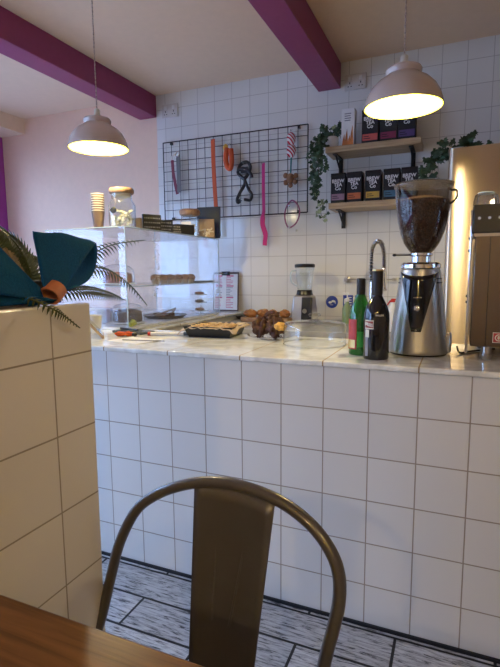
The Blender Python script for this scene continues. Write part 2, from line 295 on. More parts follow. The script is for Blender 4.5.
# ------------------------------------------------------------------ mesh helpers
class MB:
    def __init__(s): s.v = []; s.f = []
    def add(s, vs, fs):
        n = len(s.v); s.v += [tuple(v) for v in vs]; s.f += [tuple(i + n for i in f) for f in fs]; return s
    def box(s, x0, x1, y0, y1, z0, z1, rot=None, piv=None):
        vs = [Vector((x, y, z)) for z in (z0, z1) for y in (y0, y1) for x in (x0, x1)]
        if rot is not None:
            p = Vector(piv) if piv is not None else Vector(((x0 + x1) / 2, (y0 + y1) / 2, (z0 + z1) / 2))
            R = Euler(rot).to_matrix(); vs = [R @ (v - p) + p for v in vs]
        return s.add(vs, [(0, 2, 3, 1), (4, 5, 7, 6), (0, 1, 5, 4), (2, 6, 7, 3), (0, 4, 6, 2), (1, 3, 7, 5)])
    def hexa(s, b, t):   # bottom quad, top quad (same winding, ccw from above)
        return s.add(list(b) + list(t), [(3, 2, 1, 0), (4, 5, 6, 7), (0, 1, 5, 4), (1, 2, 6, 5), (2, 3, 7, 6), (3, 0, 4, 7)])
    def lathe(s, prof, c=(0, 0, 0), n=32, sx=1, sy=1, cap=True):
        vs = []; fs = []
        for r, z in prof:
            for k in range(n):
                a = 2 * PI * k / n; vs.append((c[0] + r * sx * math.cos(a), c[1] + r * sy * math.sin(a), c[2] + z))
        for i in range(len(prof) - 1):
            for k in range(n):
                k2 = (k + 1) % n; fs.append((i * n + k, i * n + k2, (i + 1) * n + k2, (i + 1) * n + k))
        if cap:
            if prof[0][0] > 1e-5: fs.append(tuple(range(n - 1, -1, -1)))
            if prof[-1][0] > 1e-5: fs.append(tuple((len(prof) - 1) * n + k for k in range(n)))
        return s.add(vs, fs)
    def tube(s, pts, r, n=8, closed=False, ry=None, caps=True):
        pts = [Vector(p) for p in pts]; m = len(pts); vs = []; fs = []
        rr = r if isinstance(r, (list, tuple)) else [r] * m
        up = None
        for i, p in enumerate(pts):
            if closed: t = pts[(i + 1) % m] - pts[i - 1]
            else: t = pts[min(i + 1, m - 1)] - pts[max(i - 1, 0)]
            t.normalize()
            if up is None:
                up = Vector((0, 0, 1)) if abs(t.z) < 0.9 else Vector((1, 0, 0))
            side = t.cross(up); side.normalize(); up = side.cross(t); up.normalize()
            for k in range(n):
                a = 2 * PI * k / n
                vs.append(p + side * (rr[i] * math.cos(a)) + up * ((ry or rr[i]) * math.sin(a)))
        L = m if closed else m - 1
        for i in range(L):
            j = (i + 1) % m
            for k in range(n):
                k2 = (k + 1) % n; fs.append((i * n + k, i * n + k2, j * n + k2, j * n + k))
        if not closed and caps: fs += [tuple(range(n - 1, -1, -1)), tuple((m - 1) * n + k for k in range(n))]
        return s.add(vs, fs)
    def prism(s, poly, y0, y1):   # polygon in XZ extruded along Y
        n = len(poly); vs = [(x, y0, z) for x, z in poly] + [(x, y1, z) for x, z in poly]
        return s.add(vs, [tuple(range(n)), tuple(range(2 * n - 1, n - 1, -1))] + [(i, i + n, (i + 1) % n + n, (i + 1) % n) for i in range(n)])
    def prismz(s, poly, z0, z1):
        n = len(poly); vs = [(x, y, z0) for x, y in poly] + [(x, y, z1) for x, y in poly]
        return s.add(vs, [tuple(range(n - 1, -1, -1)), tuple(range(n, 2 * n))] + [(i, (i + 1) % n, (i + 1) % n + n, i + n) for i in range(n)])
    def strap(s, pts, w, t, wdir=(1, 0, 0)):   # flat band following pts, width along wdir
        pts = [Vector(p) for p in pts]; wd = Vector(wdir).normalized(); vs = []; fs = []
        for i, p in enumerate(pts):
            tg = (pts[min(i + 1, len(pts) - 1)] - pts[max(i - 1, 0)]).normalized()
            nn = tg.cross(wd).normalized(); ww = nn.cross(tg).normalized()
            W = w[i] if isinstance(w, (list, tuple)) else w
            for a, b in ((-1, -1), (1, -1), (1, 1), (-1, 1)): vs.append(p + ww * (a * W / 2) + nn * (b * t / 2))
        for i in range(len(pts) - 1):
            for k in range(4):
                k2 = (k + 1) % 4; fs.append((i * 4 + k, i * 4 + k2, i * 4 + 4 + k2, i * 4 + 4 + k))
        fs += [(3, 2, 1, 0), tuple(len(pts) * 4 - 4 + k for k in range(4))]
        return s.add(vs, fs)
    def blob(s, c, r, seed=0, amp=0.15, n=16, freq=3.0):
        from mathutils import noise
        rx, ry, rz = r; vs = []; fs = []; m = n // 2 + 1
        for i in range(m + 1):
            th = PI * i / m
            for k in range(n):
                a = 2 * PI * k / n; d = Vector((math.sin(th) * math.cos(a), math.sin(th) * math.sin(a), math.cos(th)))
                q = 1 + amp * noise.noise(d * freq + Vector((seed * 3.1, seed, 0)))
                vs.append((c[0] + d.x * rx * q, c[1] + d.y * ry * q, c[2] + d.z * rz * q))
        for i in range(m):
            for k in range(n):
                k2 = (k + 1) % n; fs.append((i * n + k, (i + 1) * n + k, (i + 1) * n + k2, i * n + k2))
        return s.add(vs, fs)
    def mesh(s, name, mt, smooth=True, ang=35, fix=True):
        me = bpy.data.meshes.new(name); me.from_pydata(s.v, [], s.f); me.update()
        bm = bmesh.new(); bm.from_mesh(me)
        bmesh.ops.remove_doubles(bm, verts=bm.verts, dist=1e-6)
        if fix: bmesh.ops.recalc_face_normals(bm, faces=bm.faces)
        bm.to_mesh(me); bm.free()
        if smooth:
            for p in me.polygons: p.use_smooth = True
            me.set_sharp_from_angle(angle=math.radians(ang))
        me.materials.append(mt)
        return me
    def build(s, name, mt, parent=None, bevel=0.0, seg=2, loc=None, rotz=0, fix=True, ang=35, smooth=True):
        o = bpy.data.objects.new(name, s.mesh(name, mt, smooth, ang, fix)); COL.objects.link(o)
        if parent: o.parent = parent
        if loc: o.location = loc
        if rotz: o.rotation_euler = (0, 0, rotz)
        if bevel:
            b = o.modifiers.new('bevel', 'BEVEL'); b.width = bevel; b.segments = seg; b.limit_method = 'ANGLE'; b.angle_limit = math.radians(40)
        return o

def tag(o, label, cat, group=None):
    o['label'] = label; o['category'] = cat
    if group: o['group'] = group
    return o
def thing(name, label, cat, loc=(0, 0, 0), rotz=0, group=None, rot=None):
    o = bpy.data.objects.new(name, None); COL.objects.link(o); o.empty_display_size = 0.05
    o.location = loc; o.rotation_euler = rot or (0, 0, rotz)
    return tag(o, label, cat, group)
def struct(name, mb, mt, bevel=0, parent=None):
    o = mb.build(name, mt, parent, bevel=bevel)
    if not parent: o['kind'] = 'structure'
    return o
def kids(o): return [c for c in COL.objects if c.parent == o]
def dup(root, loc, rotz=0, label=None, rot=None):
    r = root.copy(); COL.objects.link(r); r.location = loc; r.rotation_euler = rot or (0, 0, rotz)
    if label: r['label'] = label
    for ch in kids(root):
        c = ch.copy(); COL.objects.link(c); c.parent = r
        for g in kids(ch):
            d = g.copy(); COL.objects.link(d); d.parent = c
    return r
def lettering(txt, size, mt, parent, loc, rot=(PI / 2, 0, 0), name='lettering', ext=0.0004, align='CENTER', bold=0.0, xs=1.0):
    cu = bpy.data.curves.new(name, 'FONT'); cu.body = txt; cu.size = size; cu.extrude = ext; cu.align_x = align; cu.align_y = 'CENTER'; cu.offset = bold; cu.space_line = 0.86
    t = bpy.data.objects.new('tmp', cu); COL.objects.link(t)
    bpy.context.view_layer.update()
    me = bpy.data.meshes.new_from_object(t.evaluated_get(bpy.context.evaluated_depsgraph_get()))
    bpy.data.objects.remove(t); bpy.data.curves.remove(cu)
    me.materials.clear(); me.materials.append(mt); me.name = name
    o = bpy.data.objects.new(name, me); COL.objects.link(o); o.parent = parent; o.location = loc; o.rotation_euler = rot; o.scale = (xs, 1, 1)
    return o
def smoothpath(pts, k=6, closed=False):
    P = [Vector(p) for p in pts]; out = []; n = len(P)
    rng = range(n) if closed else range(n - 1)
    for i in rng:
        if closed: a, b, c, d = P[i - 1], P[i], P[(i + 1) % n], P[(i + 2) % n]
        else: a, b, c, d = P[max(i - 1, 0)], P[i], P[i + 1], P[min(i + 2, n - 1)]
        for j in range(k):
            t = j / k
            out.append(0.5 * ((2 * b) + (c - a) * t + (2 * a - 5 * b + 4 * c - d) * t * t + (3 * b - a - 3 * c + d) * t ** 3))
    if not closed: out.append(P[-1])
    return out

# ================================================================== SETTING
XL, XR, YB, YF, ZC = -4.0, 1.9, 3.42, -2.6, 2.62
struct('floor', MB().box(XL - .1, XR + .1, YF - .1, YB + .1, -0.06, 0), M['floor'])
struct('ceiling', MB().box(XL - .1, XR + .1, YF - .1, YB + .1, ZC, ZC + 0.1), M['ceiling'])
struct('wall_rear', MB().box(-2.26, XR, YB, YB + 0.1, 0, ZC), M['tile_wall'])
struct('wall_rear_pink', MB().box(XL - .1, -2.26, YB, YB + 0.1, 0, ZC), M['pink_wall'])
struct('wall_right', MB().box(XR, XR + 0.1, YF, YB, 0, ZC), M['cream_wall'])
struct('wall_front', MB().box(XL - .1, XR, YF - 0.1, YF, 0, ZC), M['cream_wall'])
# left wall: painted shopfront
lw = MB()
lw.box(XL - .1, XL, YF, YB, 0, 0.4); lw.box(XL - .1, XL, YF, YB, 2.32, ZC)
for a, b in ((YF, -2.35), (-0.95, -0.85), (0.55, 0.65), (2.05, 2.15), (3.09, YB)): lw.box(XL - .1, XL, a, b, 0.4, 2.32)
struct('wall_left', lw, M['magenta'])
for i, (a, b) in enumerate(((-2.35, -0.95), (-0.85, 0.55), (0.65, 2.05), (2.15, 3.09))):
    fr = MB()
    for y in (a, b - 0.05): fr.box(XL - .07, XL + .01, y, y + 0.05, 0.4, 2.32)
    for z in (0.4, 1.75, 2.27): fr.box(XL - .07, XL + .01, a + 0.05, b - 0.05, z, z + 0.05)
    wf = struct('window_%d' % (i + 1), fr, M['magenta'])
    MB().box(XL - .05, XL - .045, a + 0.05, b - 0.05, 0.45, 2.27).build('pane', M['glass'], wf)
struct('trim_soffit', MB().box(XL, XL + 0.32, YF, YB, 2.49, ZC), M['ceiling'])
struct('trim_beam_left', MB().box(-2.42, -2.26, YF, YB, 2.455, ZC), M['beam'], bevel=0.004)
struct('trim_beam_right', MB().box(-0.935, -0.78, YF, YB, 2.455, ZC), M['beam'], bevel=0.004)
struct('trim_corner', MB().box(XL, XL + 0.03, 3.28, YB - 0.001, 0, 2.49).box(XL + .03, XL + 0.045, 3.30, 3.33, 0, 2.49), M['magenta'])
# street outside the shopfront
struct('ground', MB().box(-30, XL - .1, -16, 20, -0.2, -0.05), M['pavement'])
bld = thing('terrace_building', 'white rendered terrace building across the street, seen as a reflection in the display case', 'building', (-14, 1, -0.05))
fb = MB().box(-1.5, 0, -8, 9, 0, 4.4); fb.build('wall', M['facade'], bld)
for zz in (0.7, 2.7):
    for k in range(7):
        wn = MB().box(0, 0.06, -7 + k * 2.2, -5.9 + k * 2.2, zz, zz + 1.25).build('window', M['darkwin'], bld, bevel=0.01)
        MB().box(0.06, 0.09, -6.48 + k * 2.2, -6.42 + k * 2.2, zz, zz + 1.25).box(0.06, 0.09, -7 + k * 2.2, -5.9 + k * 2.2, zz + .6, zz + .65).build('glazing_bar', M['facade'], wn)
# half-height tiled wall at the left
struct('wall_half', MB().box(-0.99, -0.687, -1.2, 0.777, 0, 1.161), M['tile_pony'], bevel=0.004)
# counter (tiled) - front run and left return, standing on a black skirting
struct('wall_counter', MB().box(-3.2, XR, 1.565, 2.12, 0.012, 0.905).box(-3.2, -1.52, 2.12, YB, 0.012, 0.905), M['tile_counter'])
struct('baseboard_counter', MB().box(-3.2, XR, 1.558, 1.566, 0.0, 0.011), M['skirt'])

top = MB().prismz([(-3.2, 1.550), (XR - .001, 1.550), (XR - .001, 2.13), (-1.50, 2.13), (-1.50, YB - .001), (-3.2, YB - .001)], 0.906, 0.925)
tag(top.build('counter_worktop', M['tile_top'], bevel=0.006, seg=3), 'glossy cream tiled worktop running along the white tiled service counter', 'worktop')

# back worktop with cupboards
bc = thing('base_cupboard', 'cream fronted base cupboards under the worktop along the rear tiled wall', 'cupboard', (0, 0, 0))
MB().box(-1.49, -0.1, 2.72, YB - .001, 0.0, 0.845).build('carcass', M['drawer'], bc)
for k in range(3):
    x0 = -1.48 + k * 0.46
    d = MB().box(x0, x0 + 0.45, 2.70, 2.72, 0.1, 0.82).build('door', M['drawer'], bc, bevel=0.003)
    MB().tube([(x0 + .15, 2.70, .79), (x0 + .15, 2.68, .79), (x0 + .3, 2.68, .79), (x0 + .3, 2.70, .79)], 0.004).build('handle', M['steel'], d)
tag(MB().box(-1.49, -0.08, 2.69, YB - .002, 0.846, 0.88).build('rear_worktop', M['worktop'], bevel=0.004), 'grey marbled worktop along the rear tiled wall behind the counter', 'worktop')

# ================================================================== TABLE + CHAIR
t = thing('dining_table', 'oiled brown wooden dining table in the near foreground', 'table', (0, 0, 0))
MB().box(-0.665, 0.62, -0.38, 0.461, 0.718, 0.75).build('tabletop', M['table'], t, bevel=0.003)
for x in (-0.58, 0.54):
    for y in (-0.3, 0.30): MB().box(x - .03, x + .03, y - .03, y + .03, 0, 0.718).build('leg', M['table'], t, bevel=0.003)

ch = thing('cafe_chair', 'grey steel cafe chair with curved tube back behind the wooden table', 'chair', (-0.41, 0.60, 0))
def L(p): return (p[0] + 0.41, p[1] - 0.60, p[2])
arch = [(-0.665, 0.66, 0.40), (-0.690, 0.730, 0.425), (-0.686, 0.762, 0.47), (-0.672, 0.784, 0.56), (-0.652, 0.794, 0.638), (-0.613, 0.803, 0.714), (-0.562, 0.805, 0.758), (-0.500, 0.803, 0.790), (-0.442, 0.801, 0.808),
        (-0.385, 0.796, 0.817), (-0.326, 0.79, 0.815), (-0.268, 0.783, 0.803), (-0.215, 0.773, 0.778), (-0.179, 0.763, 0.744), (-0.163, 0.756, 0.708), (-0.161, 0.749, 0.663), (-0.169, 0.742, 0.615), (-0.181, 0.734, 0.554),
        (-0.188, 0.715, 0.48), (-0.19, 0.66, 0.40)]
MB().tube(smoothpath([L(p) for p in arch], 6), 0.0115, 14).build('back_frame', M['grey_metal'], ch)
# back plate: tapered pressed sheet with a rounded embossed line
pl = MB(); vs = []; fs = []; NU, NV = 10, 14
for j in range(NV + 1):
    v = j / NV
    for i in range(NU + 1):
        u = i / NU
        xl = -0.463 + 0.010 * v; xr = -0.287 - 0.030 * v
        x = xl + (xr - xl) * u; yb = 0.803 - 0.1 * (x + 0.463)
        ztop = 0.806 + 0.006 * math.sin(PI * u) - 0.004 * u
        zz = ztop + (0.40 + 0.03 * u - ztop) * v
        y = yb - 0.004 - 0.155 * (0.806 - zz) + 0.010 * (1 - (2 * u - 1) ** 2) * min(1, v * 3)
        vs.append(L((x, y, zz)))
for j in range(NV):
    for i in range(NU): a = j * (NU + 1) + i; fs.append((a, a + 1, a + NU + 2, a + NU + 1))
pl.add(vs, fs)
bp_ = pl.build('backrest', M['grey_metal'], ch, fix=False)
sm = bp_.modifiers.new('thick', 'SOLIDIFY'); sm.thickness = 0.003
emb = smoothpath([(-0.410, 0, 0.55), (-0.410, 0, 0.70), (-0.405, 0, 0.742), (-0.390, 0, 0.753), (-0.362, 0, 0.753), (-0.350, 0, 0.735), (-0.352, 0, 0.68), (-0.372, 0, 0.55)], 5)
emb = [L((p.x, 0.803 - 0.1 * (p.x + 0.463) - 0.004 - 0.155 * (0.806 - p.z) + 0.0075, p.z)) for p in emb]
MB().tube(emb, 0.0032, 8).build('pressed_rib', M['grey_metal'], bp_)
seat = MB(); sp = []
for k in range(24):
    a = 2 * PI * k / 24; c, s_ = math.cos(a), math.sin(a)
    sp.append((0.18 * math.copysign(abs(c) ** 0.5, c), -0.045 + 0.17 * math.copysign(abs(s_) ** 0.5, s_)))
seat.prismz(sp, 0.445, 0.46); seat.build('seat', M['grey_metal'], ch, bevel=0.004)
for x, y in ((-1, -1), (1, -1), (1, 1), (-1, 1)):
    MB().tube([(x * 0.155, -0.04 + y * 0.14, 0.445), (x * 0.20, -0.03 + y * 0.18, 0.0)], [0.016, 0.010], 10).build('leg', M['grey_metal'], ch)

# ================================================================== PENDANT LAMPS
def pendant(x, y, zr, label, R=0.140, power=LAMP_POWER):
    r = thing('pendant_lamp', label, 'lamp', (x, y, zr), group='cream pendant lamps')
    prof = [(1.00, 0.0), (1.0, 0.012), (0.985, 0.10), (0.93, 0.26), (0.82, 0.42), (0.66, 0.56), (0.50, 0.645), (0.425, 0.70), (0.45, 0.755), (0.455, 0.80), (0.42, 0.845), (0.30, 0.87), (0.12, 0.875)]
    prof = [(a * R, b * R * 1.16) for a, b in prof]
    MB().lathe(prof, n=48, cap=False).build('lamp_shade', M['shade'], r)
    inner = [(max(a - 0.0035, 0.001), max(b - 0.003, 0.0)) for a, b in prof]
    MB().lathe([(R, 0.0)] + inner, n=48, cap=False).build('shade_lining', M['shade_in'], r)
    MB().lathe([(0.016, R * 1.0), (0.016, R * 1.12), (0.013, R * 1.14), (0.013, R * 1.27), (0.006, R * 1.31), (0.003, R * 1.33)], n=20).build('lamp_holder', M['ivory'], r)
    n = 90; H = 2.62 - zr - 0.012; p1 = []; p2 = []
    for k in range(n + 1):
        z = R * 1.31 + (H - R * 1.31) * k / n; a = k * 1.1
        p1.append((0.0019 * math.cos(a), 0.0019 * math.sin(a), z)); p2.append((-0.0019 * math.cos(a), -0.0019 * math.sin(a), z))
    MB().tube(p1, 0.0017, 5).tube(p2, 0.0017, 5).build('cord', M['cord'], r)
    MB().lathe([(0.045, 0), (0.045, -0.012), (0.03, -0.022), (0.006, -0.024)], c=(0, 0, 2.62 - zr), n=24).build('ceiling_rose', M['ivory'], r)
    MB().lathe([(0.0, 0.048), (0.014, 0.05), (0.026, 0.062), (0.028, 0.075), (0.02, 0.092), (0.012, 0.105), (0.012, 0.122)], n=20).build('bulb', M['bulb'], r)
    l = bpy.data.lights.new('lamp_glow', 'POINT'); l.energy = power; l.color = LAMP_COLOR if power == LAMP_POWER else WARM_FILL_COLOR; l.shadow_soft_size = 0.022
    lo = bpy.data.objects.new('lamp_glow', l); COL.objects.link(lo); lo.parent = r; lo.location = (0, 0, 0.030)
    return r
pendant(-0.209, 1.93, 1.815, 'cream enamel dome pendant lamp on the right, hanging in front of the tea shelves')
pendant(-1.609, 1.93, 1.815, 'cream enamel dome pendant lamp on the left, hanging before the pink wall')
pendant(0.55, -0.75, 2.0, 'cream dome pendant lamp added as warm fill to the right of the viewer, outside the picture', power=22)  # added unseen lamp, brings warm light to table and counter front
pendant(-0.35, -1.5, 1.95, 'cream dome pendant lamp added as warm fill well behind the viewer, outside the picture', power=22)  # second added lamp out of view, more warm light from behind

# ================================================================== WIRE GRID
g = thing('wire_grid_panel', 'black wire grid panel on the rear tiled wall with dog leads hanging from it', 'grid panel', (-1.595, 3.395, 1.645))
gw, gh = 1.19, 0.60
fr = MB()
for a, b in (((-gw / 2, 0, 0), (gw / 2, 0, 0)), ((-gw / 2, 0, gh), (gw / 2, 0, gh)), ((-gw / 2, 0, 0), (-gw / 2, 0, gh)), ((gw / 2, 0, 0), (gw / 2, 0, gh))): fr.tube([a, b], 0.0042, 8)
fr.build('frame', M['black_metal'], g)
wr = MB()
for k in range(1, 16): x = -gw / 2 + gw * k / 16; wr.tube([(x, 0.003, 0), (x, 0.003, gh)], 0.0023, 6)
for k in range(1, 8): z = gh * k / 8; wr.tube([(-gw / 2, -0.002, z), (gw / 2, -0.002, z)], 0.0023, 6)
wr.build('wire_mesh', M['black_metal'], g)
for x, z in ((-gw / 2 + .07, gh - .01), (gw / 2 - .07, gh - .01), (-gw / 2 + .07, 0.01), (gw / 2 - .07, 0.01)):
    MB().box(x - .008, x + .008, 0.002, 0.025, z - .01, z + .01).build('wall_clip', M['black'], g)
GY = 3.372
def hook(parent, x, z):
    MB().tube([(x, 0.02, z + .02), (x, 0.0, z + .022), (x, -0.018, z + .006), (x, -0.03, z + 0.004), (x, -0.034, z + 0.014)], 0.0025, 6).build('hook', M['chrome'], parent)
# dark red + grey lead with clip
q = thing('dog_lead', 'short dark red and grey dog lead at the left end of the wire grid', 'dog lead', (-2.06, GY, 1.83))
MB().strap([(-0.035, 0, .27), (-0.028, -.004, .18), (-0.01, -.004, .08), (0.005, 0, 0.01)], 0.024, 0.005).build('webbing', M['maroon'], q)
MB().strap([(0.018, 0.0, .30), (0.022, -.004, .2), (0.024, -.004, .02)], 0.034, 0.006).build('grey_webbing', M['greyfab'], q)
MB().tube(smoothpath([(0.0, -.01, .30), (0.02, -.01, .33), (0.035, -.01, .31), (0.02, -.01, .29)], 5, True), 0.005, 8, closed=True).tube([(-.035, -.005, .27), (-.03, -.008, .30), (0.0, -.01, .31)], 0.005, 8).build('clip', M['chrome'], q)
# long orange lead
q = thing('dog_lead', 'long orange dog lead hanging down the full height of the wire grid', 'dog lead', (-1.70, GY, 1.50))
MB().strap(smoothpath([(-0.035, 0, .72), (-0.03, -.006, .55), (-.022, -.006, .35), (-0.012, -.004, .16)], 5), 0.032, 0.006).build('webbing', M['orange'], q)
MB().strap(smoothpath([(-0.012, -.004, .16), (0.0, -.004, .08), (0.004, 0, 0.0)], 5), 0.03, 0.008).build('handle_loop', M['blackmatt'], q)
hook(q, -0.035, .70)
# orange and yellow toy
q = thing('dog_toy', 'small orange and yellow rubber dog toy hanging on the wire grid', 'dog toy', (-1.60, GY, 1.99))
MB().tube(smoothpath([(-.012, -.012, .15), (-.022, -.015, .08), (-.012, -.015, .02), (.012, -.015, .0), (.026, -.015, .04), (.020, -.015, .14)], 6), 0.019, 10).build('toy_body', M['orange'], q)
MB().blob((-.022, -.014, .155), (.02, .014, .026), 3).build('toy_head', M['yellow'], q); hook(q, 0.0, .165)
# black harness
q = thing('dog_harness', 'black dog harness with crossed straps in the middle of the wire grid', 'dog harness', (-1.475, GY, 1.74))
hb = MB()
hb.tube(smoothpath([(-.055, 0, .22), (-.03, -.01, .27), (.02, -.012, .285), (.05, -.01, .25), (.03, -.01, .20), (0, -.012, .17), (-.03, -.01, .19)], 5, True), 0.0125, 8, closed=True)
hb.tube(smoothpath([(-.05, -.01, .235), (0, -.015, .24), (.05, -.01, .20), (.06, -.01, .17)], 5), 0.013, 8)
hb.tube(smoothpath([(0.0, -.012, .18), (0.005, -.014, .13), (-.035, -.012, .07), (-.06, -.01, .02), (-.05, -.01, .0), (-.03, -.01, .02)], 5), 0.0125, 8)
hb.tube(smoothpath([(0.005, -.012, .16), (0.035, -.014, .09), (.06, -.012, .05), (.045, -.01, .012), (.0, -.01, .02)], 5), 0.011, 8)
hb.box(-.02, .03, -.025, -.008, .205, .25)
hb.build('straps', M['black'], q)
MB().lathe([(0.009, 0), (0.009, .004)], c=(0.005, 0, 0)).build('buckle', M['chrome'], q).location = (0.005, -0.028, 0.225)
hook(q, 0, .27)
# long pink lead
q = thing('dog_lead', 'long bright pink dog lead hanging below the bottom of the wire grid', 'dog lead', (-1.315, GY, 1.42))
MB().strap(smoothpath([(-0.012, 0, .59), (-.01, -.006, .42), (-.008, -.006, .24)], 5), 0.022, 0.006).build('webbing', M['pink'], q)
MB().strap(smoothpath([(-.008, -.006, .25), (-.016, -.012, .16), (.006, -.01, .08), (.0, -.004, .03), (-.004, 0, 0)], 5), [0.022] * 3 + [0.034] * 8 + [0.030] * 10, 0.010).build('handle_loop', M['pink'], q)
hook(q, -0.012, .57)
# candy twist toy with teal cord and brown tassel
q = thing('dog_toy', 'candy-striped rope dog toy with brown plush end on the wire grid', 'dog toy', (-1.11, GY, 1.82))
MB().blob((0, -.018, .33), (.032, .02, .045), 5).blob((0.0, -.018, .25), (.034, .02, .048), 6).build('striped_rope', M['candy'], q)
MB().tube([(0, -.012, .22), (-.006, -.01, .10)], 0.006, 8).build('cord', M['tealcord'], q)
bt = MB(); bt.blob((-.005, -.018, .06), (.030, .016, .036), 2)
for a in (20, 150, 215, 270, 325): bt.blob((-.005 + .042 * math.cos(math.radians(a)), -.018, .06 + .045 * math.sin(math.radians(a))), (.017, .012, .019), a)
bt.build('plush_end', M['brown_toy'], q); hook(q, 0, .375)
# collar ring
q = thing('dog_collar', 'thin purple braided dog collar loop hanging at the right end of the wire grid', 'dog collar', (-1.105, GY, 1.54))
MB().tube(smoothpath([(-.055, -.008, .09), (-.04, -.008, .15), (0, -.006, .19), (.045, -.008, .15), (.055, -.008, .09), (.03, -.008, .03), (-.02, -.008, .0), (-.045, -.008, .03)], 6, True), 0.0055, 8, closed=True).build('braid', M['purple'], q)
MB().blob((-.02, -.01, .155), (.007, .006, .012)).build('bell', M['chrome'], q); MB().blob((-.02, -.01, 0.002), (.010, .006, .006)).build('clasp', M['chrome'], q)
tag(MB().lathe([(0.0085, 0), (0.0085, 0.006), (0.004, 0.009)], n=16).build('wall_screw', M['steel'], loc=(-1.088, 3.42, 1.523)), 'small round metal screw head in the rear tiles below the dog collar', 'screw')
bpy.data.objects['wall_screw'].rotation_euler = (PI / 2, 0, 0)

# ================================================================== SOCKETS, STICKERS
def socket(x, z, w_, label):
    s = thing('wall_socket', label, 'socket', (x, 3.419, z))
    MB().box(-w_ / 2, w_ / 2, -.012, 0, -.05, .05).build('face_plate', M['socket'], s, bevel=0.004)
    for dx in (-w_ * .25, w_ * .25):
        MB().box(dx - .012, dx + .012, -.018, -.012, .008, .034).build('switch', M['white'], s, bevel=0.002)
        MB().box(dx - .003, dx + .003, -.0135, -.0115, -.012, 0.0).box(dx - .014, dx - .006, -.0135, -.0115, -.03, -.024).box(dx + .006, dx + .014, -.0135, -.0115, -.03, -.024).build('pin_hole', M['black'], s)
socket(-2.13, 2.487, 0.145, 'pale double socket high on the rear wall beside the left magenta beam')
socket(-0.68, 2.480, 0.145, 'pale double socket high on the rear wall beside the right magenta beam')
s = thing('hand_wash_sign', 'round blue hand washing sticker on the rear tiles by the sink', 'sign', (-0.82, 3.4185, 1.007))
o = MB().lathe([(0.044, 0), (0.044, 0.0015)], n=40).build('disc', M['blue'], s); o.rotation_euler = (PI / 2, 0, 0)
hm = MB().blob((-.012, -.0028, -.003), (.013, .0008, .008), 1, .1).blob((.010, -.0028, .006), (.014, .0008, .008), 2, .1)
for k in range(4): hm.tube([(.014 + .002 * k, -.0028, .010 - .005 * k), (.028, -.0028, .003 - .005 * k)], 0.0016, 5)
for k in range(3): hm.blob((-.01 + .008 * k, -.0028, -.020), (.002, .0006, .004))
hm.build('pictogram', M['white_paper'], s)
for x, nm in ((-0.705, 'square blue notice sticker next to the round hand washing sticker'), (-0.62, 'square blue notice sticker partly behind the bottles')):
    s = thing('notice_sticker', nm, 'sign', (x, 3.4185, 1.012))
    MB().box(-.035, .035, -.0015, 0, -.045, .045).build('panel', M['blue'], s)
    bb = MB()
    for k in range(4): bb.box(-.008, .026, -.0025, -.0015, .026 - k * .018, .032 - k * .018)
    bb.blob((-.020, -.002, .0), (.007, .0006, .022)); bb.build('print', M['white_paper'], s)

# ================================================================== SHELVES
def shelf(x0, x1, z, label, br):
    s = thing('wall_shelf', label, 'shelf', ((x0 + x1) / 2, 3.42, z), group='oak wall shelves')
    h = (x1 - x0) / 2
    MB().box(-h, h, -.22, -0.001, 0, .038).build('board', M['oak'], s, bevel=0.002)
    for x in br:
        k = MB(); k.box(x - .014, x + .014, -.006, -.001, -.11, 0); k.box(x - .014, x + .014, -.19, -.001, -.006, -0.0005)
        k.tube([(x, -.16, -.006), (x, -.006, -.09)], 0.006, 8); k.build('bracket', M['black_metal'], s)
    return s
shelf(-0.825, -0.235, 1.99, 'upper oak wall shelf holding three black tea boxes', (-0.24, 0.235))
shelf(-0.80, -0.30, 1.632, 'lower oak wall shelf holding five black tea boxes', (-0.195, 0.20))
def teabox(x, z, band, label, wd=0.096, hh=0.195, rz=0.0, g_='tea boxes on the lower shelf'):
    s = thing('tea_box', label, 'tea box', (x, 3.285, z), rz, g_)
    d = 0.085
    MB().box(-wd / 2, wd / 2, -d / 2, d / 2, 0, hh - 0.012).build('carton', M['blackmatt'], s, bevel=0.002)
    MB().box(-wd / 2 - .001, wd / 2 + .001, -d / 2 - .001, d / 2 + .001, hh - .022, hh).build('lid', M['black'], s, bevel=0.002)
    MB().box(-wd / 2 + .005, wd / 2 - .005, -d / 2 - .001, -d / 2, 0.022, 0.062).build('colour_band', M[band], s)
    for i, tx in enumerate(('BREW', 'TEA', 'Co')):
        lettering(tx, 0.030, M['white_paper'], s, (0, -d / 2 - .0012, hh * .735 - i * .024), bold=0.0009, xs=1.0)
    lettering('English', 0.012, M['blackmatt'], s, (-0.008, -d / 2 - .0016, .042)) if False else None
    for k in range(2): MB().box(-wd / 2 + .012, -wd / 2 + .045 + .01 * k, -d / 2 - .0016, -d / 2 - .001, 0.045 - k * .012, 0.049 - k * .012).build('small_print', M['blackmatt'], s)
for x, b, c in ((-0.748, 'tea_lilac', 'lilac'), (-0.642, 'tea_orange', 'orange'), (-0.523, 'tea_yellow', 'yellow')):
    teabox(x, 1.6705, b, 'black tea box with %s band on the lower oak shelf' % c)
teabox(-0.407, 1.6705, 'tea_blue', 'black tea box with dark blue band on the lower oak shelf, third from the pendant side', wd=.1)
bpy.data.objects['tea_box.003']['label'] = 'black tea box with blue band, fourth from the ivy on the lower oak shelf'
teabox(-0.30 + .045 - .045, 1.6705, 'tea_blue', 'black tea box with blue band at the right end of the lower oak shelf', wd=.096)
for x, b, c in ((-0.548, 'tea_coral', 'coral'), (-0.435, 'tea_plum', 'plum'), (-0.325, 'tea_violet', 'dark violet')):
    teabox(x, 2.0285, b, 'black tea box with %s band on the upper oak shelf' % c, wd=.104, hh=0.21, g_='tea boxes on the upper shelf')
s = thing('carton', 'tall white carton with orange flame print on the upper oak shelf', 'carton', (-0.69, 3.28, 2.0285))
